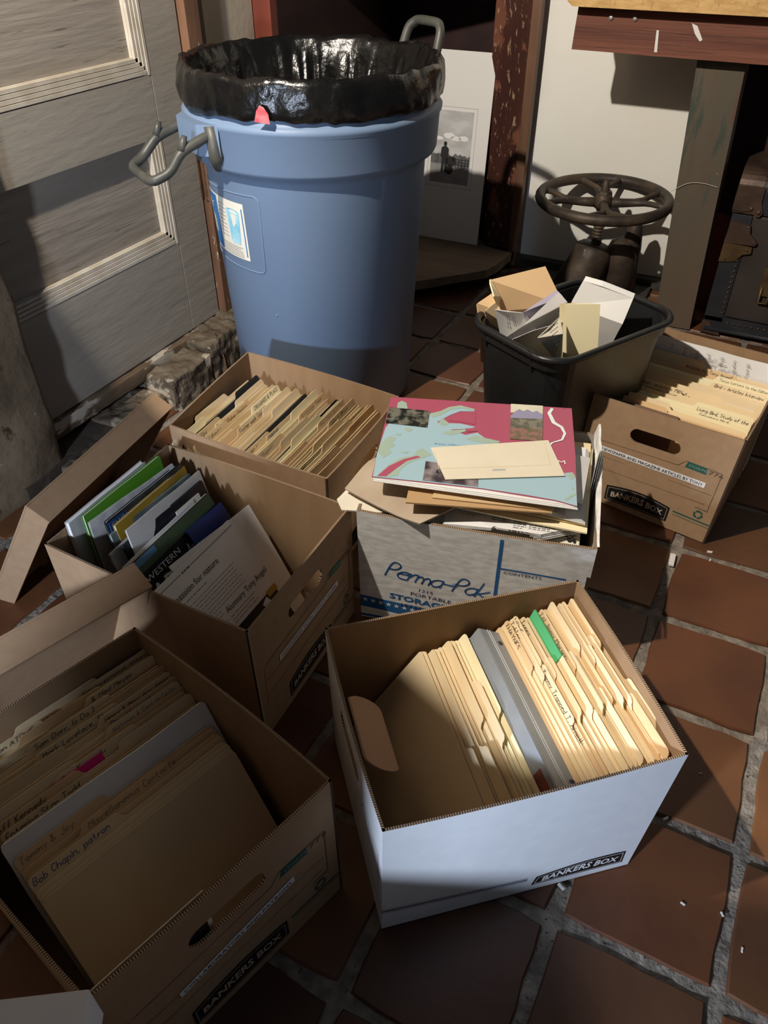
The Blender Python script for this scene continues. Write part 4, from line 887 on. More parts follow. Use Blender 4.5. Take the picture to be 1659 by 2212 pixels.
onheap(nl, join2(blob(.366, .030, .0045, .0055, seed=1, j=.1), blob(.374, .029, .003, .006, seed=2), blob(.361, .0385, .0022, .0022, seed=3), blob(.371, .0385, .0022, .0022, seed=3), textlines(.352, .043, .380, 1, .004, .0018, 2)), fz, INK, 'panda_mark', .002)
n2 = heap('folded_leaflet', 'folded white leaflet at the front left of the heap in the marbled box', 'leaflet', [(.045, .028, .243), (.20, .006, .243), (.24, .05, .246), (.05, .10, .246)], .008, PAPER, .003)
n3 = heap('folded_leaflet', 'white folded programme sticking to the front rim, left of the typed newsletter', 'leaflet', [(.150, .012, .252), (.235, .009, .262), (.262, .050, .262), (.150, .060, .262)], .006, PAPER, .002)
onheap(n3, mv2(hand('NAN', .012, .0009, .2, .2), .172, .032, -.2), lambda x, y: .2675, PENCIL, 'pencil_marks', .003)
nw = heap('typed_newsletter', 'typed white newsletter fanned out across the front of the heap', 'paper', [(.185, .055, .262), (.245, .012, .264), (.318, .009, .266), (.372, .045, .262), (.33, .12, .266), (.20, .12, .266)], .004, PAPER, .0012)
for k in range(3):
    heap('typed_newsletter', ('second', 'third', 'lowest')[k]+' typed sheet fanned beneath the newsletter at the front right of the heap', 'paper', [(.30+.006*k, .010-.001*k, .2605-.0022*k), (.318+.006*k, .009, .2640-.0016*k), (.374+.004*k, .045, .2605-.0022*k), (.345, .11, .2605-.0022*k), (.30, .11, .2605-.0022*k)], .0012, PAPER)
onheap(nw, join2(textlines(.232, .048, .262, 4, .0055, .0016, 3), textlines(.270, .040, .292, 5, .0055, .0016, 5), textlines(.296, .056, .340, 8, .0050, .0015, 4), textlines(.262, .010, .315, 1, .005, .0012, 8)), lambda x, y: .2665, INK, 'typed_text', .0018)
mf = heap('manila_folder', 'pale manila folder sticking out beyond the newsletter at the right of the heap', 'folder', [(.16, .040, .274), (.392, .022, .274), (.392, .26, .284), (.16, .26, .284)], .003, MANILA_Y, .0015)
mf = heap('manila_folder', 'pale manila folder directly on top of the other one at the right of the heap', 'folder', [(.17, .052, .280), (.388, .036, .280), (.388, .27, .290), (.16, .27, .290)], .002, MANILA, .0015)
for k in range(4):
    heap('white_sheet', ORD[k]+' white sheet under the brown envelopes, counted from the top', 'paper', [(.255-.004*k, .055, .2915-.0018*k), (.380+.002*k, .034-.001*k, .2915-.0018*k), (.378+.002*k, .24, .300-.0018*k), (.25, .24, .300-.0018*k)], .0010, PAPER, group='sheets under the brown envelopes')
heap('glassine_envelope', 'small grey translucent envelope under the brown envelope corner', 'envelope', [(.30, .045, .2935), (.352, .040, .2935), (.352, .12, .2970), (.30, .12, .2970)], .001, mat('grey_glassine', (.50, .50, .46), .5))
cr_ = heap('crumpled_paper', 'crumpled pale brown paper bag spilling over the left side of the marbled box', 'paper bag', [(-.034, .035, .282), (.035, .008, .276), (.114, -.018, .270), (.190, .050, .284), (.150, .150, .300), (.03, .150, .304), (-.002, .105, .298)], .003, mat('crumpled_brown', (.52, .42, .31), .85, (.42, .33, .24), 12, bump=.4, bscale=30), .009, .015)
onheap(cr_, mv2(hand('low limited family', .007, .0009, .2, .5), .085, .022, .35), lambda x, y: .282, INK, 'handwriting', .006)
onheap(cr_, line2([(.045, .052), (.075, .085), (.10, .12)], .006), lambda x, y: .290, mat('blue_smear', (.25, .42, .48), .7), 'blue_smear', .007)
cr2 = heap('crumpled_paper', 'torn cream paper crumpled under the brown bag at the left corner', 'paper', [(-.045, .020, .268), (-.030, .000, .262), (.04, .006, .262), (.09, .03, .262), (.02, .09, .272), (-.02, .08, .272)], .003, PAPER_C, .010, .012)
for k in range(3):
    q = heap('bent_magazine_page', ('inner', 'middle', 'outer')[k]+' white printed page bent up against the right wall of the marbled box', 'paper', [(.385+.004*k, .09+.01*k, .235), (.398+.004*k, .24, .26), (.404+.003*k, .245, .305), (.392+.005*k, .13+.015*k, .292)], .0012, PAPER, .0015)
    if k == 0: onheap(q, ([], []), fz, INK, 'x') if False else None
heap('clear_sleeve', 'plastic sleeve edge showing at the right beneath the map booklet', 'sleeve', [(.350, .07, .303), (.378, .065, .301), (.386, .20, .306), (.355, .20, .308)], .001, mat('grey_sleeve', (.55, .54, .52), .2))
heap('brown_envelope', 'large dark tan envelope under the map booklet, lower of the two', 'envelope', [(.088, -.004, .303), (.330, .028, .300), (.325, .20, .312), (.075, .20, .316)], .003, BROWNP)
heap('brown_envelope', 'lighter tan envelope directly beneath the map booklet', 'envelope', [(.13, .015, .3075), (.332, .032, .3045), (.33, .20, .3165), (.13, .20, .3205)], .002, mat('tan_envelope', (.62, .43, .23), .75))
# map booklet
mT, mR, mB = at(845, 857, .336), at(1235, 882, .334), at(803, 1030, .326)
mn = (mR-mT).cross(mB-mT).normalized(); mn = mn if mn.z > 0 else -mn
def mp(x, y, off=0.0):                      # photo position on the booklet's plane
    d = CF + CR*((x-829.5)/FPX) - CU*((y-1106)/FPX); return CP + d*((mT-CP).dot(mn)/d.dot(mn)) + mn*off
def zc(pts): return [(720+x/2.765, 820+y/2.765) for x, y in pts]
def mpoly(pts, off): 
    P = [mp(x, y, off) for x, y in pts]; return P, [tuple(t) for t in tessellate_polygon([P])]
mc = mp(1030, 970)
bk = thing('map_booklet', 'map booklet with a pink and pale blue coastline cover lying on top of the heap', 'booklet', mc)
PINK = mat('map_pink', (.42, .085, .145), .38, spec=.5); SEA = mat('map_sea', (.36, .53, .60), .38, spec=.5); ISL = mat('map_island', (.36, .47, .38), .4); 
outl = [(845, 857), (1235, 882), (1243, 985), (1247, 1094), (1200, 1082), (1040, 1056), (950, 1046), (803, 1030)]
part('cover', prism([mp(x, y, 0) for x, y in outl], mn*-.0008), PINK, bk)
for k in range(3):
    part('page', prism([mp(x+(0, 1, 2, 2)[i]*(.5*k), y+(0, 0, 1, 1)[i]*(2.2*k+2)-(2 if i > 1 else 0), -.0012-.0016*k) for i, (x, y) in enumerate([(846, 859), (1234, 884), (1247, 1092), (804, 1030)])], mn*-.0012), PAPER, bk)
cvr = bk.children[0]
def mpart(n, gs, m): return part(n, join(*gs), m, cvr)
sea = zc([(236, 580), (262, 440), (312, 288), (380, 200), (388, 140), (412, 130), (438, 145), (440, 175), (470, 185), (575, 205), (640, 190), (690, 166), (760, 156), (845, 178), (842, 192), (760, 190), (700, 212), (620, 255), (650, 268), (700, 262), (760, 264), (850, 284), (780, 296), (700, 300), (790, 332), (860, 318), (905, 350), (1000, 372), (950, 400), (1100, 450), (1250, 540), (1380, 560), (1430, 555), (1448, 590), (1456, 757), (1330, 722), (1150, 690), (880, 650), (640, 622)])
mpart('sea_print', [mpoly(sea, .0006)], SEA)
isl = [[(275, 395), (320, 350), (345, 340), (378, 352), (355, 375), (372, 395), (335, 415), (350, 435), (300, 470), (268, 440)], [(420, 292), (450, 288), (478, 300), (450, 318)], [(368, 330), (405, 322), (400, 340)], [(400, 436), (452, 430), (440, 445)],
       [(262, 575), (330, 510), (400, 470), (480, 455), (500, 425), (530, 412), (560, 430), (590, 450), (520, 475), (450, 500), (400, 540), (385, 575), (330, 585)], [(375, 200), (385, 140), (410, 128), (438, 142), (445, 180), (420, 172), (405, 185)],
       [(625, 265), (650, 230), (690, 262), (670, 280)], [(650, 320), (700, 305), (770, 300), (850, 285), (780, 315), (700, 335)], [(790, 355), (850, 335), (905, 350), (1000, 372), (960, 385), (880, 378), (850, 372)], [(575, 205), (640, 190), (690, 166), (760, 156), (845, 178), (842, 190), (770, 172), (700, 182), (640, 215), (590, 230)],
       [(1390, 570), (1430, 558), (1446, 580), (1425, 600)], [(1420, 640), (1436, 650), (1428, 665)], [(1375, 718), (1430, 682), (1455, 684), (1400, 722)]]
for p in isl: mpart('island_print', [mpoly(zc(p), .0009)], ISL)
for p in ([(262, 578), (330, 520), (420, 478), (500, 458), (522, 466), (440, 488), (380, 530), (315, 580)], [(785, 298), (840, 292), (862, 310), (800, 316)]): mpart('river_print', [mpoly(zc(p), .0012)], PINK)
mpart('inlet_print', [mpoly(zc([(700, 215), (760, 196), (850, 196), (850, 270), (760, 256), (690, 245)]), .0008)], PINK)
mpart('white_river_print', [mpoly([(a+dx, b) for a, b in [(1190, 882), (1182, 893), (1192, 915), (1210, 925), (1217, 937), (1212, 950), (1190, 957), (1183, 966)] for dx in (0,)] + [(a+4, b+1) for a, b in [(1183, 966), (1190, 957), (1212, 951), (1219, 937), (1212, 922), (1196, 912), (1186, 893), (1192, 883)]], .0012)], mat('river_white', (.75, .85, .85), .4))
def pic(n, pts, c, c2, sc, off=.0014): return part(n, mpoly(zc(pts), off), mat(n, c, .35, c2, sc, 8, (.42, .58), spec=.5), cvr)
pic('forest_picture', [(335, 168), (577, 190), (562, 290), (312, 262)], (.012, .014, .012), (.17, .17, .13), 70)
pic('sky_picture', [(1060, 148), (1252, 160), (1250, 215), (1058, 200)], (.75, .72, .55), (.68, .64, .50), 20)
pic('meadow_picture', [(1058, 215), (1250, 228), (1250, 300), (1056, 290)], (.10, .10, .07), (.22, .20, .15), 90)
pic('fireweed_picture', [(1056, 288), (1250, 300), (1248, 372), (1054, 358)], (.30, .14, .13), (.14, .12, .06), 100)
mpart('mountain_picture', [mpoly(zc([(1058, 222), (1085, 195), (1110, 180), (1135, 192), (1160, 182), (1190, 198), (1215, 190), (1250, 212), (1250, 240), (1058, 232)]), .0016)], mat('mountain_blue', (.30, .29, .42), .4))
pic('whale_picture', [(552, 490), (660, 505), (865, 600), (864, 642), (534, 604)], (.05, .035, .04), (.28, .24, .25), 26)
mpart('whale_fins', [mpoly(zc([(610, 560), (622, 540), (632, 566)]), .0018), mpoly(zc([(690, 575), (700, 560), (712, 580)]), .0018)], INK)
def maptext(s, x, y, h, m, rot, n='printed_words'):
    o = mp(x, y, .0018); ex = (mp(x+40, y+40*rot)-mp(x, y)).normalized(); ey = mn.cross(ex)
    g = text2d(s, h, 1.25); part(n, ([o+ex*a+ey*b for a, b in g[0]], g[1]), m, cvr)
maptext('Prince William Sound', 938, 961, .0045, mat('map_blue_text', (.10, .35, .62), .4), .07); maptext('M', 1204, 1004, .011, PWHITE, .03)
# envelope on the booklet
E4 = [(930, 970), (1184, 954), (1220, 1031), (962, 1039)]
en = thing('cream_envelope', 'plain cream envelope lying askew on the pink and blue map booklet', 'envelope', mp(1070, 1000, .002))
part('paper', prism([mp(x, y, .0024) for x, y in E4], mn*.0010), mat('cream_envelope', (.76, .69, .54), .75, (.72, .65, .50), 14), en)
part('flap_seam', join(*[bar(mp(*a, .0035), mp(*b, .0035), .0010, .0004, up=mn) for a, b in (((938, 976), (948, 1016)), ((948, 1016), (1188, 1008)), ((1188, 1008), (1176, 960)))]), mat('envelope_edge', (.66, .57, .38), .8), en)
part('address_mark', join(*[bar(mp(1063, y, .0036), mp(1092, y-.8, .0036), .0007, .0003, up=mn) for y in (1017, 1020.5)], bar(mp(1064, 1018.7, .0036), mp(1091, 1018, .0036), .0018, .0003, up=mn)), mat('stamp_grey', (.42, .46, .48), .7), en)

# ---------------------------------------------------------------- black bin
BC0 = V3((-.543, 1.486, 0)); bx = V3((.882, -.471, 0)); by = V3((.471, .882, 0)); BW_, BL_, BH = .272, .385, .383
BLK = mat('black_plastic', (.010, .0105, .011), .38, (.016, .0165, .017), 5, 8, bump=.1, bscale=120, spec=.5, spots=[((.055, .058, .060), 9, .64, (1, 1, 1)), ((.08, .08, .08), 40, .74, (1, 1, .4))])
def rrect(w, l, r, n=6):
    out = []
    for cx, cy, a0 in ((w/2-r, l/2-r, 0), (-w/2+r, l/2-r, 90), (-w/2+r, -l/2+r, 180), (w/2-r, -l/2+r, 270)):
        for k in range(n+1): a = radians(a0+90*k/n); out.append((cx+r*cos(a), cy+r*sin(a)))
    return out
bcn = BC0+bx*BW_/2+by*BL_/2
def loft(levels):                           # (w, l, r, z)
    V, F = [], []; n = 28
    for w, l, r, z in levels:
        for x, y in rrect(w, l, r): V.append(bcn+bx*x+by*y+V3((0, 0, z)))
    for i in range(len(levels)-1):
        for k in range(n): F.append((i*n+k, i*n+(k+1) % n, (i+1)*n+(k+1) % n, (i+1)*n+k))
    return V, F
bin_ = thing('waste_bin', 'black plastic wastebasket full of folders and letters beside the blue trash can', 'waste bin', bcn)
part('body', loft([(.01, .01, .004, .004), (.195, .285, .04, .004), (.205, .295, .045, .002), (.212, .302, .05, .012), (.250, .362, .058, BH-.030), (.262, .376, .06, BH-.028), (.265, .379, .06, BH-.006), (.245, .358, .055, BH-.004), (.20, .29, .045, .012), (.01, .01, .004, .010)]), BLK, bin_, smooth=False)
part('rim', tube([bcn+bx*x+by*y+V3((0, 0, BH)) for x, y in rrect(BW_, BL_, .064, 8)], .0075, 10, closed=True), BLK, bin_, smooth=True)
for q in (.06, .20): part('rib', bar(bcn+bx*(q-.136)+by*(-.190)+V3((0, 0, BH-.005)), bcn+bx*(q-.136)+by*(-.183)+V3((0, 0, BH-.04)), .004, .008, up=(bx.x, bx.y, 0)), BLK, bin_)
def binface(x, z): 
    t = z/(BH-.03); l = lerp(.302, .362, t); return bcn+bx*(x-.125)-by*(l/2+.0006)+V3((0, 0, z)), -by
part('moulded_plate', onto(poly2([(.085, .20), (.165, .20), (.172, .215), (.165, .243), (.092, .243), (.080, .222)]), binface, .0006), BLK, bin_)
part('moulded_badge', onto(poly2([(.100, .212), (.158, .212), (.154, .226), (.098, .228)]), binface, .0014), PBLACK, bin_)
def bsheet(name, label, cat, pts, m, t=.0012, curl=0.0, words=None):
    P = [at(*p) for p in pts]; c = sum(P, V3())/len(P)
    n = (P[1]-P[0]).cross(P[2]-P[0]).normalized()
    if n.dot(CP-c) > 0: n = -n
    g = prism(P, n*t)
    if curl: g = bumpy(g, curl, 14, .025)
    o = link(name, mesh(name, [v-c for v in g[0]], g[1], m)); o.location = c; tag(o, label, cat)
    return o, P, -n
bsheet('manila_folder', 'tan manila folder standing tallest at the back of the black bin', 'folder', [(1057, 605, .455), (1178, 575, .475), (1219, 660, .40), (1250, 760, .24), (1130, 790, .20), (1084, 672, .38)], MANILA_O, .003)
bsheet('manila_folder', 'paler folder edge behind the tallest one in the black bin', 'folder', [(1060, 612, .450), (1068, 640, .43), (1120, 760, .24), (1110, 700, .30), (1080, 640, .42), (1060, 603, .458)], MANILA_Y, .003)
bsheet('orange_folder', 'orange-tan folders at the left corner of the black bin', 'folder', [(1031, 655, .41), (1062, 634, .42), (1085, 675, .39), (1110, 790, .20), (1040, 780, .22), (1038, 715, .34)], MANILA_O, .006)
bsheet('manila_folder', 'small yellow folder corner poking up left of the typed letter', 'folder', [(1048, 672, .405), (1072, 652, .41), (1090, 700, .36), (1100, 780, .22), (1070, 740, .28)], MANILA, .002)
o_, P_, n_ = bsheet('typed_letter', 'white typed letter leaning at the left of the black bin', 'letter', [(1069, 668, .420), (1100, 673, .418), (1136, 676, .410), (1170, 730, .34), (1140, 800, .22), (1084, 738, .33)], PAPER, .001)
def psheet(x, y, P, off=.0012):
    n = (P[1]-P[0]).cross(P[2]-P[0]).normalized(); d = CF + CR*((x-829.5)/FPX) - CU*((y-1106)/FPX); p = CP + d*((P[0]-CP).dot(n)/d.dot(n)); return p-d.normalized()*off
def plines(o, P, segs, m, w=.0012, n='typed_text', off=.0016):
    gs = []
    for x0, y0, x1, y1 in segs:
        a, b = psheet(x0, y0, P, off), psheet(x1, y1, P, off); k = 4
        for i in range(k): gs.append(bar(lerp(a, b, i/k), lerp(a, b, (i+.75)/k), w, .0002, up=(CP-a).normalized()))
    part(n, join(*gs), m, o)
plines(o_, P_, [(1095, 678, 1099, 712), (1099, 680, 1104, 714), (1106, 680, 1112, 706), (1111, 684, 1116, 708), (1106, 722, 1109, 733)], INK)
bsheet('lilac_sheet', 'lilac sheet edge behind the clear sleeve in the black bin', 'paper', [(1130, 675, .42), (1203, 626, .44), (1216, 640, .43), (1224, 655, .41), (1230, 760, .22), (1150, 760, .24)], mat('lilac', (.52, .47, .60), .7), .001, .002)
bsheet('clear_sleeve', 'clear plastic sleeve with grey papers in the middle of the black bin', 'sleeve', [(1082, 735, .37), (1130, 703, .40), (1207, 630, .44), (1225, 652, .425), (1225, 790, .20), (1110, 790, .22)], mat('cloudy_sleeve', (.58, .56, .55), .18, (.66, .64, .62), 9, spec=.6), .0012, .002)
bsheet('clear_sleeve', 'second clear sleeve lying lower in front of the first in the black bin', 'sleeve', [(1086, 742, .375), (1150, 715, .395), (1215, 695, .40), (1215, 790, .25), (1120, 790, .24)], mat('cloudy_sleeve', (.58, .56, .55), .18), .0012, .0015)
o_, P_, n_ = bsheet('folded_letter', 'folded typed letter left of the pale yellow cards in the black bin', 'letter', [(1161, 729, .415), (1184, 708, .425), (1209, 684, .43), (1215, 720, .41), (1212, 790, .30), (1196, 775, .34)], PAPER_C, .0015)
plines(o_, P_, [(1186+3*k, 712+7*k, 1206, 696+9*k) for k in range(6)], INK)
o_, P_, n_ = bsheet('white_stack', 'thick folded white papers at the right of the black bin', 'papers', [(1262, 607, .455), (1300, 618, .45), (1368, 645, .43), (1345, 700, .38), (1290, 800, .22), (1238, 800, .20), (1232, 660, .40)], PAPER, .012, .001)
plines(o_, P_, [(1300+2*k, 680+10*k, 1322-3*k, 690+10*k) for k in range(6)]+[(1240, 652, 1262, 658)], PENCIL)
bsheet('pale_card', 'pale yellow card half hidden behind the front one in the black bin', 'card', [(1209, 656, .440), (1240, 654, .440), (1275, 658, .440), (1270, 800, .29), (1206, 800, .28)], MANILA_Y, .0015)
bsheet('pale_card', 'pale yellow card standing at the very front of the black bin', 'card', [(1222, 657, .447), (1262, 655, .447), (1297, 657, .447), (1289, 790, .32), (1214, 790, .32)], MANILA_Y, .0015)

# ---------------------------------------------------------------- handwheel screw vice
IRON = mat('rusty_iron', (.045, .035, .028), .55, (.12, .085, .055), 14, 8, (.4, .72), metal=.25, bump=.45, bscale=50, bdist=.003, spec=.45, spots=[((.22, .17, .12), 22, .66, (1, 1, 1))])
SV = .9736
def sv(x, y, z): return V3((x*SV, y*SV, CAMH-(CAMH-z)*SV))
vc = V3((-.507, 2.580, .339)); vi = thing('screw_vice', 'rusty cast iron screw vice with a large spoked handwheel under the bench', 'vice', (vc.x, vc.y, .0))
tl = radians(1.5)
def wp(r, a, z=0.0): x, y = r*cos(a), r*sin(a); return vc+V3((x, y*cos(tl)-z*sin(tl), y*sin(tl)+z*cos(tl)))
wheel = part('handwheel', tube([wp(.199, 2*pi*k/64) for k in range(64)], .0165, 12, closed=True), IRON, vi, smooth=True)
for q in (18, 108, 198, 288):
    a = radians(q)
    for s in (-1, 1):
        part('spoke', tube(smooth_path([wp(.02, a, -.012), wp(.085, a, -.010), wp(.135, a+s*.10, -.004), wp(.165, a+s*.26), wp(.198, a+s*.40)], 4, .45), [.014]*2+[.0125]*20, 8)
             if False else tube([wp(.02, a, -.012), wp(.06, a, -.012), wp(.095, a+s*.04, -.010), wp(.125, a+s*.12, -.006), wp(.148, a+s*.23, -.002), wp(.172, a+s*.31), wp(.194, a+s*.34)], [.016, .014, .0115, .0095, .009, .0095, .011], 8), IRON, wheel, smooth=True)
part('hub', lathe([(0, .018), (.022, .016), (.026, .006), (.030, -.012), (.026, -.028), (0, -.03)], vc, 20), IRON, vi, smooth=True)
part('nut', lathe([(0, .024), (.022, .024), (.024, .016), (.024, .006), (0, .004)], vc, 6), IRON, vi)
part('screw_tip', lathe([(0, .058), (.007, .055), (.012, .044), (.014, .024), (.015, .018)], vc, 16), IRON, vi, smooth=True)
sp_ = []
for k in range(30): sp_.append(((.0165 if k % 2 else .0125)*1.15, -.02-.0052*k))
part('screw_thread', lathe(sp_, vc, 20), IRON, vi, smooth=False)
bodyp = [vc+V3((.0, .0, -0.144)), vc+V3((-.002, -.002, -0.156)), vc+V3((-.008, -.006, -0.186)), vc+V3((-.020, -.012, -0.226)), vc+V3((-.036, -.020, -0.266)), vc+V3((-.048, -.026, -0.301)), vc+V3((-.052, -.028, -.330))]
part('screw_barrel', tube(bodyp, [.046, .060, .064, .068, .072, .074, .078], 24), IRON, vi, smooth=True)
part('jaw', tube([sv(-.455, 2.675, .19), sv(-.445, 2.675, .165), sv(-.435, 2.68, .13), sv(-.43, 2.685, .08), sv(-.43, 2.69, .0)], [.022, .045, .050, .048, .050], 16), IRON, vi, smooth=True)
part('jaw_horn', tube([sv(-.408, 2.690, .262), sv(-.409, 2.690, .245), sv(-.410, 2.690, .21), sv(-.412, 2.70, .16), sv(-.420, 2.71, .10), sv(-.42, 2.71, .0)], [.008, .020, .027, .033, .040, .045], 16), IRON, vi, smooth=True)
part('base_plate', bumpy(box(-.78, -.325, 2.47, 2.755, .0, .014, .003), .002, 20, .05), mat('black_iron_base', (.035, .033, .030), .6), vi)
# ---------------------------------------------------------------- workbench
REDWD = mat('redwood_plank', (.20, .075, .045), .6, (.105, .035, .024), 5, 4, (.3, .7), bump=.5, bscale=30, bdist=.002, stretch=(.30, 1, 9), spec=.3, spots=[((.07, .028, .02), 9, .58, (.15, 1, 9)), ((.34, .21, .15), 20, .72, (.4, 1, 3))])
MAPLE = mat('maple_top', (.66, .43, .18), .4, (.50, .30, .11), 30, 6, (.35, .65), stretch=(1.0, 1, 3), spec=.4, bump=.1, coat=.2, spots=[((.42, .24, .09), 60, .60, (1.6, 1, .8))])
GREENP = mat('worn_green_brown_paint', (.085, .075, .055), .6, (.125, .090, .060), 4, 8, (.35, .65), bump=.35, bscale=40, stretch=(1, 1, .25), spec=.35, spots=[((.050, .062, .050), 7, .60, (1, 1, .2)), ((.105, .060, .040), 9, .60, (1, 1, .15)), ((.35, .31, .26), 38, .68, (1, 1, .6))])
wb = thing('workbench', 'wooden workbench with a redwood apron, pale maple top and a dark painted post', 'workbench', (-.2, 2.55, 0))
part('leg', prism([(-.262, 2.50, 0), (-.150, 2.50, 0), (-.184, 2.50, .752), (-.308, 2.50, .752)], (0, .10, 0)), GREENP, wb, label='dark green-brown painted post')
part('leg', box(.55, .66, 2.50, 2.60, 0, .75), GREENP, wb)
part('apron', bumpy(prism([(-.640, 2.452, .757), (.75, 2.452, .750), (.75, 2.452, .860), (-.636, 2.452, .860)], (0, .046, 0)), .0008, 20, .08), REDWD, wb)
part('worktop', prism([(-.655, 2.405, .872), (-.640, 2.405, .862), (.80, 2.405, .862), (.80, 2.405, .915), (-.655, 2.405, .915)], (0, .388, 0)), MAPLE, wb)
for (x, y) in ((1320, 38), (1372, 40)):
    d = CF + CR*((x-829.5)/FPX) - CU*((y-1106)/FPX); p = CP+d*((2.450-CP.y)/d.y)
    part('bolt', join(ball((p.x, p.y, p.z), .007, 10, 6, (1, .5, 1)), tube([p, p+V3((0, .01, 0))], .005, 8)), mat('steel', (.45, .45, .45), .4, metal=.6), wb, smooth=True)
part('paint_splash', join(*[prism([(u, 2.4505, z) for u, z in q], (0, -.0006, 0)) for q in ([(-.335, .835), (-.320, .830), (-.300, .800), (-.306, .796), (-.322, .812)], [(-.420, .815), (-.414, .815), (-.408, .765), (-.416, .765)])]), mat('white_splash', (.72, .70, .66), .6), wb)
rw = thing('red_wood_board', 'narrow red-brown board standing between the bench post and the trunk', 'board', (-.150, 2.70, 0))
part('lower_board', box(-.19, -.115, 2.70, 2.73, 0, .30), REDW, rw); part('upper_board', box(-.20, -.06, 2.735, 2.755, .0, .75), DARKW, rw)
# ---------------------------------------------------------------- trunk
TV = 2.50
TBLK = mat('trunk_black', (.016, .017, .022), .5, (.026, .027, .033), 20, bump=.3, bscale=160, spec=.45, spots=[((.14, .14, .14), 40, .73, (1, 1, 1))])
TBRN = mat('trunk_fibre', (.030, .024, .022), .55, (.045, .035, .030), 10, bump=.2, bscale=160, spec=.4)
TIRON = mat('trunk_brown_metal', (.11, .070, .050), .42, (.065, .040, .030), 16, 8, metal=.45, bump=.35, bscale=50, spec=.5)
TGOLD = mat('trunk_brass', (.15, .10, .045), .42, (.09, .055, .03), 16, 8, metal=.5, bump=.3)
tr = thing('steamer_trunk', 'black steamer trunk with brown metal corners and riveted edges at the right', 'trunk', (.15, 2.68, 0))
part('body', box(-.113, .52, TV+.004, 2.790, 0.012, .372, .006), TBRN, tr)
def lidprof(u0, u1, g=0.0):
    q = .05+g
    pr = [(TV+.002-g, .376)]+[(TV+.05-q*cos(radians(a)), .44+q*sin(radians(a))) for a in range(0, 91, 15)]+[(2.738+q*sin(radians(a)), .44+q*cos(radians(a))) for a in range(0, 91, 15)]+[(2.788, .376)]
    return prism([(u0, a, b) for a, b in pr], (u1-u0, 0, 0))
part('lid', lidprof(-.116, .52), TBLK, tr)
part('edge_strip', box(-.117, -.062, TV-.001, TV+.004, .045, .372, .001), TBLK, tr)
part('edge_strip', box(-.117, .52, TV-.001, TV+.004, .012, .060, .001), TBLK, tr)
part('edge_strip', box(-.118, -.113, TV+.004, 2.790, .012, .372, .001), TBLK, tr)
part('edge_rail', join(tube([(-.11, TV-.004, .020), (.52, TV-.004, .020)], .007, 8), tube([(-.058, TV-.002, .068), (.52, TV-.002, .068)], .002, 6)), TBLK, tr, smooth=True)
for k in range(17): part('rivet', ball((-.070, TV-.002, .075+.0165*k), .0038, 8, 5, (1, .6, 1)), TIRON, tr, smooth=True)
for k in range(16): part('rivet', ball((-.045+.018*k, TV-.002, .046), .0038, 8, 5, (1, .6, 1)), TIRON, tr, smooth=True)
def plate(pts, m, n='corner_plate', t=.004, y=TV-.001): return part(n, bumpy(prism([(u, y, z) for u, z in pts], (0, -t, 0)), .0008, 40, .02), m, tr)
c1 = part('corner_plate', join(lidprof(-.121, -.055, .003)), TIRON, tr)
plate([(-.122, .385), (-.10, .380), (-.075, .385), (-.055, .372), (-.045, .372), (-.038, .385), (-.045, .400), (-.050, .41), (-.05, .45), (-.122, .45)], TIRON)
for u, z in ((-.072, .392), (-.050, .385)): part('rivet', ball((u, TV-.006, z), .006, 8, 5, (1, .6, 1)), TIRON, tr, smooth=True)
plate([(-.120, .290), (-.115, .352), (-.060, .346), (-.055, .322), (-.040, .312), (-.030, .300), (-.035, .292)], TIRON, 'hasp_plate', .007)
plate([(-.121, .232), (-.119, .290), (-.040, .286), (-.038, .268), (-.060, .262), (-.075, .240), (-.09, .236)], TGOLD, 'hasp_plate', .005)
plate([(-.120, .005), (-.119, .045), (-.098, .040), (-.085, .022), (-.062, .016), (-.060, .002)], TIRON)
plate([(.012, .150), (.012, .235), (.05, .235), (.05, .150)], TGOLD, 'lock_plate', .005)
part('latch_ring', tube([(.020, TV-.008, .178), (.020, TV-.010, .130), (.046, TV-.010, .130), (.046, TV-.008, .178)], .004, 8), TGOLD, tr, smooth=True)
for u, z in ((-.105, .243), (-.052, .276), (-.066, .340), (-.040, .300)): part('rivet', ball((u, TV-.007, z), .004, 8, 5, (1, .6, 1)), TIRON, tr, smooth=True)

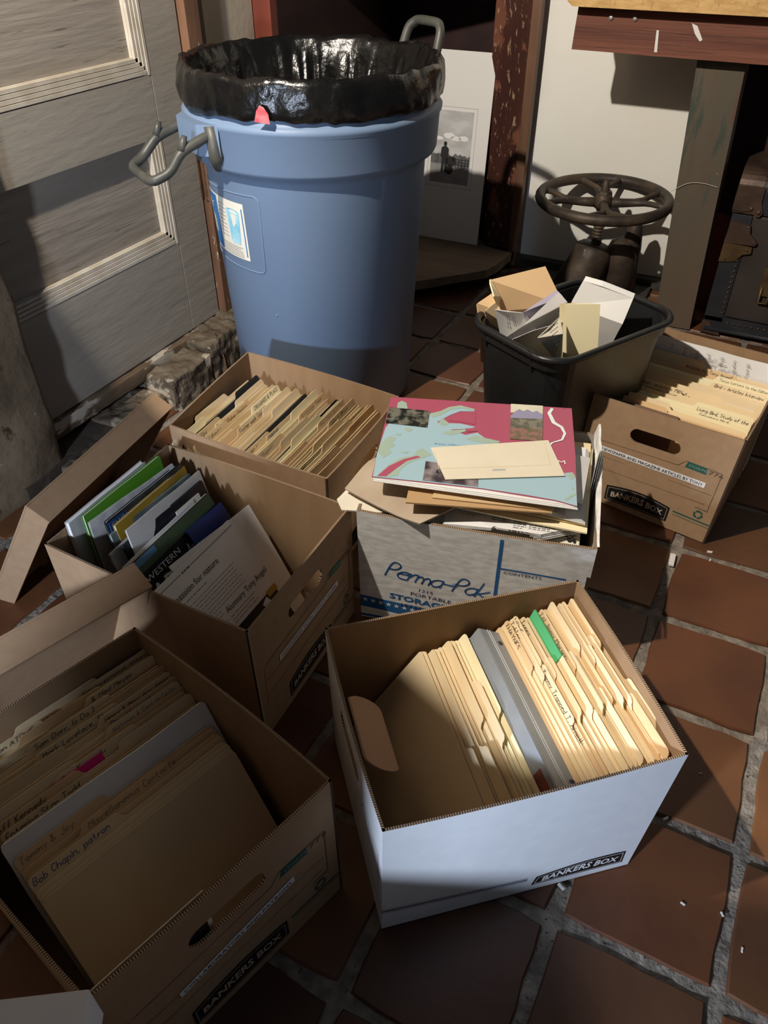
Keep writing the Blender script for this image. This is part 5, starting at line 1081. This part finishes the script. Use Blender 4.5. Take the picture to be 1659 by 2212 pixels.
# ---------------------------------------------------------------- small litter on the floor
CHALK = mat('chalk_white', (.78, .74, .68), .8)
o = link('wood_chip', mesh('wood_chip', *bumpy(box(-.0055, .0055, -.019, .019, 0, .005, .001), .0008, 60, .01), CHALK)); p = at(1452, 1209, .002); o.location = (p.x, p.y, -.001); o.rotation_euler = (0, 0, radians(4)); tag(o, 'small white chip lying in the tile joint below the articles box', 'chip')
for k, (x, y, s_) in enumerate(((1533, 1193, .005), (1534, 1210, .003), (1212, 1916, .005), (1438, 1768, .004), (1560, 1975, .003), (1513, 1670, .002), (1603, 2052, .003), (1475, 1952, .003))):
    g = bumpy(box(-s_, s_, -s_*.4, s_*.4, 0, s_*.7), s_*.3, 90, s_)
    o = link('paper_crumb', mesh('paper_crumb', g[0], g[1], CHALK)); p = at(x, y, .001); o.location = (p.x, p.y, .0); o.rotation_euler = (0, 0, k*1.3)
    tag(o, ['pale crumb on the joint right of the articles box corner', 'tiny crumb on the tile just below the joint right of the articles box', 'crumb beside the printed stripe corner under the white box', 'crumb at the right foot of the white box', 'crumb on the tile at the lower right', 'tiny speck on the tile right of the white box', 'crumb on the right-hand joint near the bottom', 'crumb on the red tile below the black logo'][k], 'crumb', 'pale crumbs on the floor')
WEB = mat('cobweb', (.55, .52, .48), .8)
for k, (P, lab) in enumerate((([(-.748, 2.64, .30), (-.755, 2.63, .285), (-.742, 2.63, .27), (-.735, 2.64, .262)], 'wisp of cobweb hanging from the left of the handwheel'), ([(-.30, 2.495, .41), (-.26, 2.495, .44), (-.22, 2.495, .445), (-.175, 2.495, .438)], 'strand of cobweb across the dark bench post'),
                              ([(-1.33, 1.60, .13), (-1.335, 1.61, .10), (-1.315, 1.605, .05), (-1.31, 1.60, .01)], 'dry twig-like root hanging over the stone curb'))):
    o = link('cobweb' if k < 2 else 'dry_root', mesh('strand', *tube(smooth_path([V3(p)-V3(P[0]) for p in P], 4, .4), .0009 if k < 2 else .0022, 5), WEB if k < 2 else WORN)); o.location = P[0]; tag(o, lab, 'cobweb' if k < 2 else 'root')
